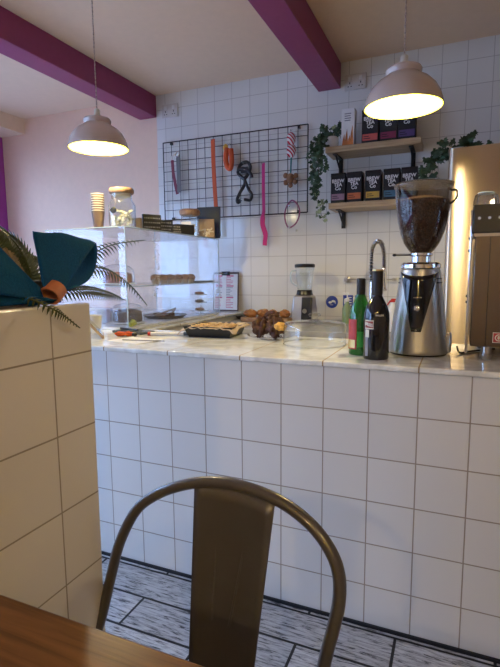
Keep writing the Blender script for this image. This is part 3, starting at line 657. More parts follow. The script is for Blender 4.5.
MB().box(-.042, .042, -.035, .035, 0, .235).build('box_body', M['white_paper'], s, bevel=.002)
fl = MB()
for k, (x, h_) in enumerate(((-.025, .08), (-.008, .11), (.01, .07), (.026, .13))): fl.prism([(x - .012, .004), (x + .012, .004), (x + .008, h_ * .5), (x + .004, h_), (x - .006, h_ * .6)], -.0362, -.035)
fl.build('flame_print', M['flame'], s)
gp = MB()
for k in range(4): gp.box(-.022, .02 - .004 * (k % 2), -.0362, -.035, .20 - k * .014, .206 - k * .014)
gp.build('small_print', M['greyprint'], s)

# ================================================================== IVY
def leaf(mb, p, size, nrm, tip):
    n_ = Vector(nrm).normalized(); t_ = Vector(tip); t_ = (t_ - n_ * t_.dot(n_)).normalized(); s_ = n_.cross(t_)
    shp = [(0, -.1), (.35, -.25), (.62, .05), (.38, .25), (.42, .6), (.15, .55), (0, 1.05), (-.15, .55), (-.42, .6), (-.38, .25), (-.62, .05), (-.35, -.25)]
    vs = [Vector(p) + n_ * size * .12] ; vs[0] = Vector(p) + t_ * size * .25 + n_ * size * .10
    for a, b in shp: vs.append(Vector(p) + s_ * a * size + t_ * b * size)
    mb.add(vs, [(0, 1 + i, 1 + (i + 1) % 12) for i in range(12)])
def ivy_plant(name, label, loc, strands, pot, seed, light=0.0, size=0.033, dens=1.0):
    rnd = random.Random(seed)
    r = thing(name, label, 'plant', loc)
    if pot: MB().lathe(pot, n=24).build('pot', M['white'], r)
    lf = MB(); ll = MB(); st = MB()
    for path in strands:
        pts = smoothpath(path, 5); st.tube(pts, 0.0018, 5)
        for i, p in enumerate(pts):
            for _ in range(2 if rnd.random() < dens else 1):
                off = Vector((rnd.uniform(-.028, .028), rnd.uniform(-.030, .012), rnd.uniform(-.025, .025)))
                tgt = ll if rnd.random() < light else lf
                leaf(tgt, p + off, size * rnd.uniform(.6, 1.15), (rnd.uniform(-.7, .7), -1, rnd.uniform(-.3, .8)), (rnd.uniform(-1, 1), rnd.uniform(-.3, .3), rnd.uniform(-1.1, .25)))
    st.build('stem', M['stem'], r)
    lf.build('foliage', M['ivy'], r, fix=False, smooth=False)
    if light: ll.build('variegated_leaves', M['ivy_light'], r, fix=False, smooth=False)
    return r
ivy_plant('trailing_ivy', 'ivy in a round white pot trailing down the left ends of both oak shelves', (-0.80, 3.28, 2.0285),
    [[(0, .01, .09), (-.03, .0, .14), (-.08, -.03, .10), (-.10, -.05, .0), (-.095, -.06, -.10), (-.09, -.06, -.22), (-.085, -.06, -.30)],
     [(0, .02, .10), (.02, .01, .135), (.04, .02, .12), (.05, .02, .07)],
     [(-.02, .0, .09), (-.06, -.07, .05), (-.065, -.12, -.05), (-.06, -.12, -.12), (-.055, -.12, -.20)],
     [(-.02, 0, .09), (-.08, -.03, .06), (-.12, -.04, -.04), (-.12, -.05, -.15), (-.105, -.05, -.25), (-.10, -.05, -.31)],
     [(-.04, -.02, .04), (-.05, -.125, .0), (-.03, -.125, -.08), (-.03, -.12, -.15)]],
    [(0.030, 0), (0.041, .02), (.044, .045), (.040, .07), (.034, .078)], 3, light=0.05, size=0.034, dens=.9)
ivy_plant('trailing_ivy_sprig', 'small pale variegated ivy sprig hanging below the left end of the lower oak shelf', (-0.80, 3.28, 1.632),
    [[(-.045, -.02, .05), (-.055, -.06, 0), (-.045, -.08, -.04), (-.02, -.08, -.055)], [(-.045, -.04, .04), (-.055, -.09, -.01)]], None, 9, light=0.6, size=0.026, dens=.2)
ivy_plant('fridge_ivy', 'dark green ivy sprawling on top of the steel fridge', (-0.02, 3.10, 1.846),
    [[(0, 0, .02), (-.04, 0, .08), (-.09, -.03, .09)], [(-.06, 0, .04), (-.11, -.03, .04), (-.135, -.04, -.03), (-.14, -.04, -.10)],
     [(-.05, 0, .03), (-.12, -.03, .06), (-.165, -.04, -.01), (-.17, -.04, -.09)],
     [(0, 0, .03), (.03, 0, .09), (.045, -.02, .14)], [(0, 0, .03), (.05, 0, .08), (.085, 0, .15)], [(0, 0, .03), (.08, 0, .07), (.16, 0, .06)],
     [(0.02, 0, .03), (.05, -.03, .07), (.0, -.05, .08)]],
    [(0.05, 0), (0.06, .03), (.062, .06), (.055, .065)], 5, size=0.042, dens=.3)

# ================================================================== FRIDGE
f = thing('upright_fridge', 'tall brushed steel upright fridge at the right behind the coffee machines', 'fridge', (0.27, 2.76, 0))
def rrect(x0, x1, y0, y1, r, n=6):
    o = []
    for cx, cy, a0 in ((x1 - r, y1 - r, 0), (x0 + r, y1 - r, 90), (x0 + r, y0 + r, 180), (x1 - r, y0 + r, 270)):
        for k in range(n + 1): a = math.radians(a0 + 90 * k / n); o.append((cx + r * math.cos(a), cy + r * math.sin(a)))
    return o
MB().prismz(rrect(-.335, .335, .06, .65, .01), 0.06, 1.845).build('cabinet', M['fridge'], f)
_rr = [(x_, y_ - .022 * (1 - (x_ / .335) ** 2) * (y_ < .03)) for x_, y_ in rrect(-.335, .335, 0, .056, .024, 8)]
_k = next(i for i in range(len(_rr)) if _rr[i][1] < .03 and _rr[i][0] > 0)
_front = [(-.311 + .622 * q / 24, -.022 * (1 - ((-.311 + .622 * q / 24) / .335) ** 2)) for q in range(1, 24)]
d = MB().prismz(_rr[:_k] + _front + _rr[_k:], 0.10, 1.84).build('door', M['fridge'], f)
MB().tube([(.27, 0, 1.1), (.27, -.04, 1.12), (.27, -.04, 1.5), (.27, 0, 1.52)], .009).build('handle', M['chrome'], d)
for x in (-.28, .28):
    for y in (.12, .6): MB().lathe([(.02, 0), (.02, .06)], c=(x, y, 0), n=16).build('foot', M['black'], f)

# ================================================================== DISPLAY CASE
CX0, CX1, CY0, CY1, CZ0, CZ1 = -2.09, -1.56, 2.04, 3.09, 0.926, 1.458
dc = thing('display_case', 'clear glass cake display case on the left end of the counter', 'display case', (CX1, CY0, CZ0))
def cb(x0, x1, y0, y1, z0, z1): return MB().box(x0 - CX1, x1 - CX1, y0 - CY0, y1 - CY0, z0 - CZ0, z1 - CZ0)
cb(CX0, CX1, CY0, CY1, CZ0, CZ0 + .014).build('base_board', M['plinth'], dc, bevel=0.002)
T_ = 0.005
cb(CX0, CX1, CY0, CY0 + T_, CZ0 + .014, CZ1 - T_).build('front_pane', M['pane'], dc)
cb(CX0, CX1, CY1 - T_, CY1, CZ0 + .014, CZ1 - T_).build('end_pane', M['pane'], dc)
cb(CX1 - T_, CX1, CY0 + T_, CY1 - T_, CZ0 + .014, CZ1 - T_).build('side_pane', M['pane'], dc)
cb(CX0, CX0 + T_, CY0 + T_, CY1 - T_, CZ0 + .014, CZ1 - T_).build('side_pane', M['pane'], dc)
cb(CX0, CX1, CY0, CY1, CZ1 - T_, CZ1).build('top_pane', M['pane'], dc)
cb(CX0 + T_, CX1 - T_, CY0 + T_ + .002, CY1 - T_ - .002, 1.150, 1.156).build('glass_shelf', M['pane'], dc)
e = MB()
for (a, b) in (((CX1, CY0, CZ1), (CX1, CY1, CZ1)), ((CX0, CY0, CZ1), (CX1, CY0, CZ1)), ((CX0, CY0, CZ1), (CX0, CY1, CZ1)), ((CX0, CY1, CZ1), (CX1, CY1, CZ1)),
               ((CX1 - .006, CY0 + .006, 1.153), (CX1 - .006, CY1 - .006, 1.153)), ((CX0, CY0 + .006, 1.153), (CX1 - .006, CY0 + .006, 1.153)),
               ((CX1, CY0, CZ0 + .014), (CX1, CY0, CZ1)), ((CX0, CY0, CZ0 + .014), (CX0, CY0, CZ1)), ((CX1, CY1, CZ0 + .014), (CX1, CY1, CZ1)), ((CX0, CY1, CZ0 + .014), (CX0, CY1, CZ1))):
    e.tube([Vector(a) - Vector((CX1, CY0, CZ0)), Vector(b) - Vector((CX1, CY0, CZ0))], 0.0028, 6)
e.build('glass_edges', M['glassedge'], dc)
# hand-drawn white marks running down the side pane (too small to read)
rnd = random.Random(4); sc_ = MB()
for k in range(24):
    z = 1.405 - k * 0.0135
    for j in range(3):
        y0 = 2.30 + rnd.uniform(-.02, .04); p = [(CX1 + .001, y0 + rnd.uniform(-.014, .014), z + rnd.uniform(-.006, .006)) for _ in range(4)]
        sc_.tube([Vector(v) - Vector((CX1, CY0, CZ0)) for v in p], 0.0011, 4)
sc_.build('chalk_writing', M['white_paper'], dc)

# ---- things on top of the case
def cup(label, z, i):
    c = thing('paper_cup', label, 'cup', (-1.765, 2.09, z), group='stack of paper cups on the display case')
    MB().lathe([(0.024, 0), (0.034, .088), (0.0325, .088), (0.0225, .002)], n=24).build('cup_body', M['cupbrown'], c)
    MB().lathe([(.0338, .090), (.0362, .090), (.0366, .092), (.0362, .0945), (.0335, .0945)], n=24).build('rim', M['cupband'], c)
    return c
c0 = cup('brown paper cup with ivory rim at the bottom of the cup stack on the display case', CZ1 + .0005, 0)
ords = ['second', 'third', 'fourth', 'fifth', 'sixth', 'seventh', 'eighth']
c0['label'] = 'brown paper cup with ivory rim, lowest of the cup stack on the display case'
for k in range(7):
    dup(c0, (-1.765, 2.09, CZ1 + .0005 + .0122 * (k + 1)), 0, 'brown paper cup with ivory rim, %s from the bottom of the cup stack' % ords[k])
j = thing('glass_jar', 'large glass jar with wide wooden lid at the front of the display case top', 'jar', (-1.635, 2.125, CZ1 + .0005))
MB().lathe([(0.06, 0), (.068, .004), (.070, .02), (.070, .115), (.060, .135), (.052, .145), (.052, .175), (.050, .175), (.050, .144), (.066, .113), (.066, .006)], n=40, cap=True).build('glass_body', M['cloche'], j)
MB().lathe([(.0, .176), (.060, .176), (.064, .182), (.064, .196), (.060, .202), (0, .203)], n=40).build('lid', M['lidwood'], j)
MB().lathe([(.01, .160), (.046, .160), (.046, .176)], n=24).build('cork_seal', M['cream'], j)
hl = MB().blob((0.0, -.072, .085), (.021, .003, .015), 1, .05); hl.build('tag', M['blackmatt'], j)
MB().tube([(0.0, -.07, .085), (.01, -.066, .12), (.0, -.056, .145)], .0012, 5).build('string', M['cord'], j)
ct = MB(); rnd = random.Random(2)
for k in range(26): a = rnd.uniform(0, 6.28); q_ = rnd.uniform(0, .046); ct.box(q_ * math.cos(a) - .012, q_ * math.cos(a) + .012, q_ * math.sin(a) - .006, q_ * math.sin(a) + .006, .012 + .003 * k, .022 + .003 * k, rot=(rnd.uniform(-.5, .5), rnd.uniform(-.5, .5), rnd.uniform(0, 3)))
ct.build('wrapped_biscuits', M['ivory'], j)
tag(MB().box(-.02, .02, -.02, .02, 0, .075).build('tea_carton', M['ivory'], bevel=.002, loc=(-1.735, 2.20, CZ1 + .0005), rotz=.3), 'small beige carton between the cup stack and the large glass jar', 'carton')
tag(MB().box(-.022, .022, -.02, .02, 0, .066).build('tea_carton', M['kraft'], bevel=.002, loc=(-1.64, 2.26, CZ1 + .0005), rotz=.3), 'small kraft carton behind the large glass jar', 'carton')
def sign(x, y, w_, h_, label, txt, rz, lean=0.0):
    s = thing('price_sign', label, 'sign', (x, y, CZ1 + .0005), rz)
    MB().box(-w_ / 2, w_ / 2, 0, .016, 0, h_).build('board', M['blackmatt'], s, bevel=.0015)
    bb = MB(); r5 = random.Random(w_)
    for k in range(3):
        z = h_ * (.78 - .27 * k); xx = -w_ / 2 + .008
        while xx < w_ / 2 - .012: L_ = r5.uniform(.004, .012); bb.box(xx, min(xx + L_, w_ / 2 - .006), -.0008, 0, z - .004, z + .003); xx += L_ + .004
    bb.build('chalk_marks', M['greyprint'], s)
sign(-1.600, 2.345, .11, .092, 'dark brown card box just behind the large glass jar on the case', False, 1.0)
sign(-1.583, 2.44, .115, .070, 'black chalk price sign with white writing on the display case', True, 1.05)
sign(-1.590, 2.575, .09, .055, 'small black price sign, second from the large glass jar', True, 1.05)
tag(MB().box(-.07, .07, -.03, .03, 0, .066).build('black_card_box', M['blackmatt'], bevel=.002, loc=(-1.615, 2.70, CZ1 + .0005), rotz=1.15), 'plain black card box next to the jar of treats on the display case', 'box')
j = thing('treat_jar', 'smaller glass jar with wooden lid and dog treats near the rear of the case', 'jar', (-1.645, 2.845, CZ1 + .0005))
MB().lathe([(0.058, 0), (.062, .005), (.062, .105), (.052, .12), (.050, .135), (.048, .135), (.050, .118), (.059, .103), (.059, .006)], n=40).build('glass_body', M['cloche'], j)
MB().lathe([(.0, .136), (.054, .136), (.066, .146), (.069, .165), (.062, .178), (0, .186)], n=36).build('lid', M['lidwood'], j)
MB().box(-.03, .045, -.064, -.0625, .015, .095).build('label_card', M['ivory'], j)
pw = MB()
for (x, z) in ((0.0, .055), (-.012, .075), (.002, .081), (.016, .077)): pw.blob((x + .01, -.0655, z - .012), (.008 if z < .06 else .004, .0008, .006 if z < .06 else .005))
pw.build('paw_print', M['darkwin'], j)
ct = MB()
for k in range(30): a = rnd.uniform(0, 6.28); q_ = rnd.uniform(0, .040); ct.blob((q_ * math.cos(a), q_ * math.sin(a), .014 + .0022 * k), (.015, .010, .008), k, .2, 8)
ct.build('treats', M['cream'], j)
tag(MB().box(-.085, .085, -.003, .003, 0, .215, rot=(-.08, 0, 0), piv=(0, 0, 0)).build('navy_card', M['navy'], loc=(-1.600, 3.02, CZ1 + .0010), rotz=.15), 'large plain navy card propped upright at the rear of the display case top', 'card')
kb = thing('treat_bag', 'kraft paper bag of bone shaped dog treats on the display case', 'bag', (-1.585, 2.955, CZ1 + .0005), .35)
MB().hexa([(-.06, -.022, 0), (.06, -.022, 0), (.06, .022, 0), (-.06, .022, 0)], [(-.058, -.004, .125), (.058, -.004, .125), (.058, .004, .125), (-.058, .004, .125)]).build('bag_body', M['kraft'], kb, bevel=.003)
bn = MB()
for k in range(9): x = rnd.uniform(-.04, .04); z = rnd.uniform(.02, .07); a = rnd.uniform(0, 3); dx, dz = .013 * math.cos(a), .013 * math.sin(a); yy = -.0235 + z * .13; bn.tube([(x - dx, yy, z - dz), (x + dx, yy, z + dz)], .004, 6); [bn.blob((x + q_ * dx, yy, z + q_ * dz), (.006, .004, .006), n=8) for q_ in (-1, 1)]
bn.build('treat_window', M['cream'], kb)

# ---- things inside the case
def dome_cake(x, y, z, R, label, mt):
    r = thing('cake_dome', label, 'cake dome', (x, y, z), group='glass domed cakes in the display case')
    MB().lathe([(.0, 0), (R * .8, 0), (R * 1.08, .008), (R * 1.06, .012), (0, .008)], n=32).build('plate', M['white'], r)
    MB().lathe([(R, .013), (R, .05), (R * .93, .085), (R * .7, .105), (R * .3, .114), (.008, .116), (.006, .124), (.012, .132), (.009, .140), (0, .142)], n=36, cap=False).build('glass_dome', M['cloche'], r)
    return r
dome_cake(-1.735, 2.19, 1.157, .095, 'glass dome over a brown cake on the upper glass shelf of the case', 'crust')
dome_cake(-1.70, 2.22, CZ0 + .0145, .095, 'glass dome over a fruit cake on the base of the display case', 'crust')
tag(MB().lathe([(0, 0), (.078, 0), (.08, .02), (.078, .05), (.05, .058), (0, .06)], c=(0, 0, 0), n=30).build('cake', M['crust'], loc=(-1.735, 2.19, 1.170)), 'round brown cake under the dome on the upper glass shelf', 'cake')
tag(MB().lathe([(0, 0), (.080, 0), (.082, .02), (.078, .055), (.05, .066), (0, .07)], n=30).build('cake', M['chocolate'], loc=(-1.70, 2.22, CZ0 + .028)), 'round dark fruit cake under the dome on the case base', 'cake')
mf = thing('muffin', 'brown muffin in the row on the upper glass shelf, nearest the dome', 'muffin', (-1.64, 2.42, 1.157), group='muffins in a row in the display case')
MB().lathe([(0, 0), (.021, 0), (.029, .032), (.0285, .033), (0, .033)], n=20).build('paper_case', M['kraft'], mf)
MB().blob((0, 0, .036), (.032, .032, .022), 2, .2).build('muffin_top', M['crust'], mf)
for k, nm in enumerate(('second', 'third', 'fourth', 'fifth', 'sixth')):
    dup(mf, (-1.64, 2.42 + .082 * (k + 1), 1.157), k * 1.3, 'brown muffin in the row on the upper glass shelf, %s from the dome' % nm)
mf['label'] = 'brown muffin in the row on the upper glass shelf, first from the dome'
tag(MB().prismz(rrect(-.055, .055, -.10, .10, .02), 0, .010).build('slate_board', M['blackmatt'], bevel=.003, loc=(-1.64, 2.965, 1.1575)), 'thin black slate board at the rear end of the upper glass shelf', 'board')
pt = thing('cake_platter', 'low dark platter with sliced cake and tongs on the base of the case', 'platter', (-1.70, 2.60, CZ0 + .0145))
MB().lathe([(0, 0), (.11, 0), (.14, .018), (.137, .020), (0, .006)], n=32).build('platter', M['darktin'], pt)
MB().tube(smoothpath([(-.02, -.10, .02), (.03, 0, .045), (.05, .05, .06)], 5), .005, 6).tube(smoothpath([(.0, -.11, .02), (.05, -.01, .03), (.05, .05, .06)], 5), .005, 6).build('tongs', M['steel'], pt)
for k in range(3):
    b_ = MB().box(-.07 + k * .045, -.035 + k * .045, -.03, .03, .008, .03).build('cake_slice', M[('chocolate', 'crust', 'chocolate')[k]], pt, bevel=.003)
st_ = thing('tiered_stand', 'small three tier stand of cookies near the rear end of the case', 'stand', (-1.625, 2.93, CZ0 + .0145))
MB().tube([(0, 0, 0), (0, 0, .17)], .003, 8).build('post', M['steel'], st_)
for k in range(3):
    MB().lathe([(0, .02 + .055 * k), (.045, .02 + .055 * k), (.048, .026 + .055 * k), (0, .023 + .055 * k)], n=24).build('tier_plate', M['white'], st_)
    MB().blob((0, -.01, .034 + .055 * k), (.034, .026, .010), k, .3).build('cookies', M['chocolate' if k == 1 else 'crust'], st_)
MB().lathe([(.03, 0), (.03, .003)], n=20).build('foot', M['steel'], st_)
tag(MB().tube(smoothpath([(0, -.06, .012), (.014, -.02, .014), (.012, .03, .014), (-.01, .07, .02)], 6), [.006] + [.013] * 16 + [.006] * 2, 10).build('banana', M['banana'], loc=(-1.60, 2.12, CZ0 + .0150), rotz=.5), 'yellow green banana on the front of the display case base', 'banana')
bx = thing('cake_box', 'white card cake box at the front left inside the case', 'box', (-1.93, 2.20, CZ0 + .0145))
MB().box(-.09, .09, -.07, .07, 0, .075).build('box_body', M['white'], bx, bevel=.002); MB().box(-.05, .05, -.071, -.07, .02, .05).build('print', M['flame'], bx)

# ================================================================== COUNTER TOP ITEMS, LEFT
ZT = 0.9255
tb = thing('leaning_tablet', 'grey framed tablet leaning at a slant beside the half wall corner', 'tablet', (-1.548, 1.83, ZT), .72)
MB().box(-.005, .005, -.11, .11, 0.0, .155, rot=(0, -.72, 0), piv=(0, 0, 0)).build('frame', M['kraft'], tb, bevel=.003)
MB().box(.0052, .0060, -.10, .10, .008, .147, rot=(0, -.72, 0), piv=(0, 0, 0)).build('screen', M['glossblack'], tb)
tag(MB().lathe([(0, 0), (.036, 0), (.044, .085), (.042, .085), (.034, .003)], n=28).build('white_bowl', M['white'], loc=(-1.70, 1.94, ZT)), 'white china pot on the counter behind the leaning tablet', 'pot')
rt = thing('red_tongs', 'short red and black tipped object lying by the leaning tablet', 'tongs', (-1.43, 1.845, ZT), .3)
MB().blob((-.02, 0, .012), (.030, .014, .011), 1, .35).blob((.015, .008, .012), (.026, .012, .011), 5, .35).build('red_body', M['orange'], rt)
MB().blob((.045, 0, .010), (.014, .012, .010), 2).build('black_tip', M['black'], rt)
pn = thing('marker_pen', 'white marker pen with red end lying on the counter in front of the case', 'pen', (-1.24, 1.945, ZT + .009), .35)
o = MB().tube([(-.10, 0, 0), (-.085, 0, 0), (.06, 0, 0)], .0085, 12).build('barrel', M['white'], pn)
MB().tube([(-.112, 0, 0), (-.098, 0, 0)], .0092, 12).build('red_end', M['red'], pn); MB().tube([(.06, 0, 0), (.085, 0, 0)], .0090, 12).build('cap', M['darkwin'], pn)
tag(MB().box(-.10, .10, -.075, .075, 0, .0015).build('paper_sheet', M['white_paper'], loc=(-1.30, 1.74, ZT + .0003), rotz=-.25), 'white paper sheet lying on the counter near its front edge', 'paper')
tag(MB().box(-.10, .10, -.002, .002, 0, .003).build('dark_pencil', M['greyfab'], loc=(-1.25, 1.735, ZT + .0025), rotz=.16), 'thin dark pencil lying on the white paper sheet', 'pencil')
tag(MB().box(-.10, .10, -.05, .05, 0, .012).build('notebook', M['darkwin'], bevel=.003, loc=(-1.48, 1.975, ZT), rotz=-.18), 'dark closed notebook lying on the counter in front of the case', 'notebook')
tag(MB().tube([(-.07, 0, .006), (.07, 0, .006)], .005, 8).build('black_pen', M['black'], loc=(-1.50, 1.965, ZT + .0125), rotz=-.3), 'black pen lying on the dark notebook', 'pen')

# cake tin with parchment
tn = thing('baking_tray', 'black baking tin lined with brown parchment and flaky bake on the counter', 'baking tin', (-1.045, 2.03, ZT), 0.10)
def tray(mb, x, y, h, fl=0.02, t_=.003):
    b = [(-x, -y, 0), (x, -y, 0), (x, y, 0), (-x, y, 0)]; o_ = [(-x - fl, -y - fl, h), (x + fl, -y - fl, h), (x + fl, y + fl, h), (-x - fl, y + fl, h)]
    i_ = [(-x - fl + t_, -y - fl + t_, h), (x + fl - t_, -y - fl + t_, h), (x + fl - t_, y + fl - t_, h), (-x - fl + t_, y + fl - t_, h)]; ib = [(-x + t_, -y + t_, t_), (x - t_, -y + t_, t_), (x - t_, y - t_, t_), (-x + t_, y - t_, t_)]
    mb.add(b + o_ + i_ + ib, [(3, 2, 1, 0)] + [(k, (k + 1) % 4, 4 + (k + 1) % 4, 4 + k) for k in range(4)] + [(4 + k, 4 + (k + 1) % 4, 8 + (k + 1) % 4, 8 + k) for k in range(4)] + [(8 + k, 8 + (k + 1) % 4, 12 + (k + 1) % 4, 12 + k) for k in range(4)] + [(12, 13, 14, 15)])
    return mb
tray(MB(), .10, .088, .050).build('tin', M['darktin'], tn)
pp = MB(); vs = []; fs = []; N = 18; r6 = random.Random(8)
for jn in range(N + 1):
    for i in range(N + 1):
        u = i / N * 2 - 1; v = jn / N * 2 - 1; x = u * .140; y = v * .112; e_ = max(abs(u), abs(v))
        z = .012 if e_ < .62 else .012 + (e_ - .62) / .2 * .04 if e_ < .82 else .052 - (e_ - .82) * .05 + r6.uniform(-.004, .006)
        if u < -.7 and v < -.3: z -= .030 * (-.3 - v) * (-.7 - u) * 5; x -= .012 * (-.3 - v)
        if u > .8 and v < -.5: z -= .02 * (-.5 - v) * 2
        vs.append((x, y, z))
for jn in range(N):
    for i in range(N): a = jn * (N + 1) + i; fs.append((a, a + 1, a + N + 2, a + N + 1))
pp.add(vs, fs); o = pp.build('parchment', M['parch'], tn, fix=False, ang=60); mo = o.modifiers.new('t', 'SOLIDIFY'); mo.thickness = .0012
bk = MB()
for k in range(7):
    for i in range(5): bk.box(-.088 + k * .0255, -.067 + k * .0255, -.068 + i * .028, -.044 + i * .028, .016, .047 + r6.uniform(0, .006), rot=(r6.uniform(-.1, .1), r6.uniform(-.1, .1), 0))
bk.build('flaky_bake', M['flake'], tn, bevel=.003)

# chocolate cake plate
cp = thing('cake_plate', 'round glass cake plate with low rim on the counter beside the glass cloche', 'plate', (-0.755, 2.01, ZT))
MB().lathe([(0, 0), (.05, 0), (.055, .008), (.105, .014), (.108, .018), (.104, .018), (.05, .012), (0, .010)], n=40).build('plate', M['cloche'], cp)
def choc(x, y, z, s, label, seed):
    o = MB().blob((0, 0, .036), (.037, .031, .040), seed, .50, 32, 2.4).build('chocolate_brownie', M['chocolate'], loc=(x, y, z), rotz=seed)
    return tag(o, label, 'cake slice', 'chocolate cake slices on the plate')
choc(-.800, 1.99, ZT + .0185, 1, 'dark chocolate cake slice at the left of the glass plate', 1)
choc(-.730, 1.975, ZT + .0185, 1, 'dark chocolate cake slice in the middle of the glass plate', 2)
choc(-.745, 2.055, ZT + .0185, 1, 'dark chocolate cake slice at the rear of the glass plate', 3)
choc(-.755, 2.02, ZT + .080, 1, 'dark chocolate cake slice resting on top of the other slices', 4).scale = (.9, .9, .55)
tag(MB().blob((0, 0, .018), (.028, .022, .018), 7, .3).build('golden_cake_piece', M['sponge'], loc=(-.690, 1.945, ZT + .046)), 'golden sponge piece resting against the chocolate slices', 'cake slice')

# glass cloche
cl = thing('glass_cloche', 'wide clear glass cake cloche with a knob standing on the counter', 'cloche', (-0.530, 1.915, ZT))
R = .128
MB().lathe([(R, 0), (R + .001, .004), (R, .074), (R * .97, .084), (R * .9, .090), (R * .45, .098), (.02, .101), (.012, .104), (.010, .109), (.024, .116), (.026, .122), (.018, .128), (0, .129)], n=56, cap=False).build('dome', M['cloche'], cl)
MB().lathe([(R * .965, .083), (R * .972, .0875), (R * .955, .089), (R * .95, .085)], n=56, cap=False).lathe([(R - .003, 0), (R + .002, 0), (R + .002, .004), (R - .003, .004)], n=56, cap=False).build('rim', M['cloche'], cl)

# ================================================================== BOTTLES
b = thing('green_bottle', 'green glass spirit bottle with red label and black foil neck', 'bottle', (-0.312, 1.735, ZT))
def bottle(parent, R, H, sh, neck, mt, nm='bottle_glass'):
    MB().lathe([(0, 0), (R * .93, 0), (R, .006), (R, sh), (R * .93, sh + .02), (R * .6, sh + .055), (neck, sh + .085), (neck, H - .002), (neck * .8, H)], n=36).build(nm, mt, parent)
bottle(b, .040, .255, .135, .0135, M['greenglass'])
MB().lathe([(.0150, .212), (.0155, .214), (.0155, .266), (.014, .271), (0, .272)], n=28).build('foil_cap', M['blackmatt'], b)
def wrap(R, a0, a1, z0, z1, t_=.0006, n=18):
    m = MB(); vs = []; fs = []
    for k in range(n + 1):
        a = math.radians(a0 + (a1 - a0) * k / n)
        for r_, z in ((R, z0), (R, z1), (R + t_, z0), (R + t_, z1)): vs.append((r_ * math.cos(a), r_ * math.sin(a), z))
    for k in range(n): i = 4 * k; fs += [(i + 2, i + 6, i + 7, i + 3), (i, i + 1, i + 5, i + 4), (i + 1, i + 3, i + 7, i + 5), (i, i + 4, i + 6, i + 2)]
    return m.add(vs, fs)
wrap(.0402, 175, 262, .022, .128).build('label', M['redlabel'], b)
wrap(.0408, 195, 255, .026, .055).build('label_print', M['gold'], b)
wrap(.0402, 266, 300, .03, .085).build('green_label', M['greenlabel'], b)
b = thing('liqueur_bottle', 'near black cream liqueur bottle in front of the coffee grinder', 'bottle', (-0.245, 1.665, ZT))
R = .043
MB().lathe([(0, 0), (R * .95, 0), (R, .006), (R, .135), (R * .97, .155), (R * .82, .178), (R * .55, .200), (.0165, .215), (.0165, .28)], n=40).build('bottle_glass', M['darkbottle'], b)
MB().lathe([(.0172, .215), (.0178, .22), (.0178, .294), (.016, .298), (0, .299)], n=28).build('cap', M['blackmatt'], b)
MB().lathe([(.0165, .296), (.0182, .296), (.0182, .3015), (0, .3018)], n=28).build('gold_band', M['gold'], b)
def arc_text(txt, parent, R, a_c, z, size, mt, step, tilt=0.0):
    n = len(txt)
    for k, c in enumerate(txt):
        a = math.radians(a_c + (k - (n - 1) / 2) * step)
        o = lettering(c, size, mt, parent, (R * math.cos(a), R * math.sin(a), z - tilt * (k - (n - 1) / 2) * .001), rot=(PI / 2, 0, a + PI / 2), name='letter', ext=.0003, bold=.0004)
wrap(R + .0003, 222, 266, .104, .134).build('label', M['ivory'], b)
wrap(R + .0007, 224, 264, .108, .130).build('label_banner', M['bailey'], b)
arc_text('BAILEYS', b, R + .0020, 244, .119, .0145, M['ivory'], 5.2, 0.8)
wrap(R + .0003, 225, 242, .012, .095).build('scenic_label', M['greyprint'], b)
wrap(R + .0006, 226, 246, .076, .102).build('label_crest', M['ivory'], b)
arc_text('BAILEYS', b, R + .0004, 292, .150, .007, M['ivory'], 5.0)

# ================================================================== COFFEE GRINDER
gr = thing('coffee_grinder', 'silver coffee grinder with smoky bean hopper on the counter', 'coffee grinder', (-0.121, 1.835, ZT))
MB().lathe([(0, 0.006), (.102, .006), (.103, .012), (.101, .02), (.088, .14), (.078, .22), (.070, .285), (.067, .300), (0, .301)], n=56).build('body', M['grinder'], gr)
MB().lathe([(0, 0), (.098, 0), (.100, .006), (0, .0065)], n=48).build('rubber_base', M['black'], gr)
MB().lathe([(0, .301), (.064, .301), (.068, .306), (.068, .318), (.060, .325), (0, .326)], n=48).build('chrome_collar', M['chrome'], gr)
MB().lathe([(0, .326), (.034, .326), (.034, .346), (.040, .350), (.040, .357), (0, .358)], n=40).build('hopper_neck', M['chrome'], gr)
MB().tube([(0, -.01, .352), (-.085, -.03, .352)], .0028, 8).blob((-.088, -.031, .352), (.007, .005, .005)).build('adjusting_lever', M['black'], gr)
# V-shaped gloss panel on the front, following the conical body
vs = []; fs = []; NU, NV = 12, 12
def rad(z):
    P = [(.02, .101), (.14, .088), (.22, .078), (.285, .070), (.300, .067), (.32, .068)]
    for (z0, r0), (z1, r1) in zip(P, P[1:]):
        if z0 <= z <= z1: return r0 + (r1 - r0) * (z - z0) / (z1 - z0)
    return .068
for jn in range(NV + 1):
    v = jn / NV; z = .292 - .205 * v
    hw = math.asin(min(.98, (0.060 - 0.044 * v) / rad(z)))
    for i in range(NU + 1):
        a = -PI / 2 - 0.02 + (i / NU * 2 - 1) * hw; zz = z - (0.014 * (1 - v) * (1 - (i / NU * 2 - 1) ** 2))
        r_ = rad(zz) + .003; vs.append((r_ * math.cos(a), r_ * math.sin(a), zz))
for jn in range(NV):
    for i in range(NU): a = jn * (NU + 1) + i; fs.append((a, a + NU + 1, a + NU + 2, a + 1))
o = MB().add(vs, fs).build('front_panel', M['glossblack'], gr, fix=False); mo = o.modifiers.new('t', 'SOLIDIFY'); mo.thickness = .002
MB().lathe([(0, 0), (.009, 0), (.010, .003), (0, .006)], n=20).build('button', M['chrome'], gr).rotation_euler = (PI / 2 - .1, 0, 0)
kids(gr)[-1].location = (-.002, -.0885, .168)
for k in range(7): MB().box(-.014 + k * .004, -.0115 + k * .004, -.0835, -.0825, .203, .206).build('badge_mark', M['socket'], gr)
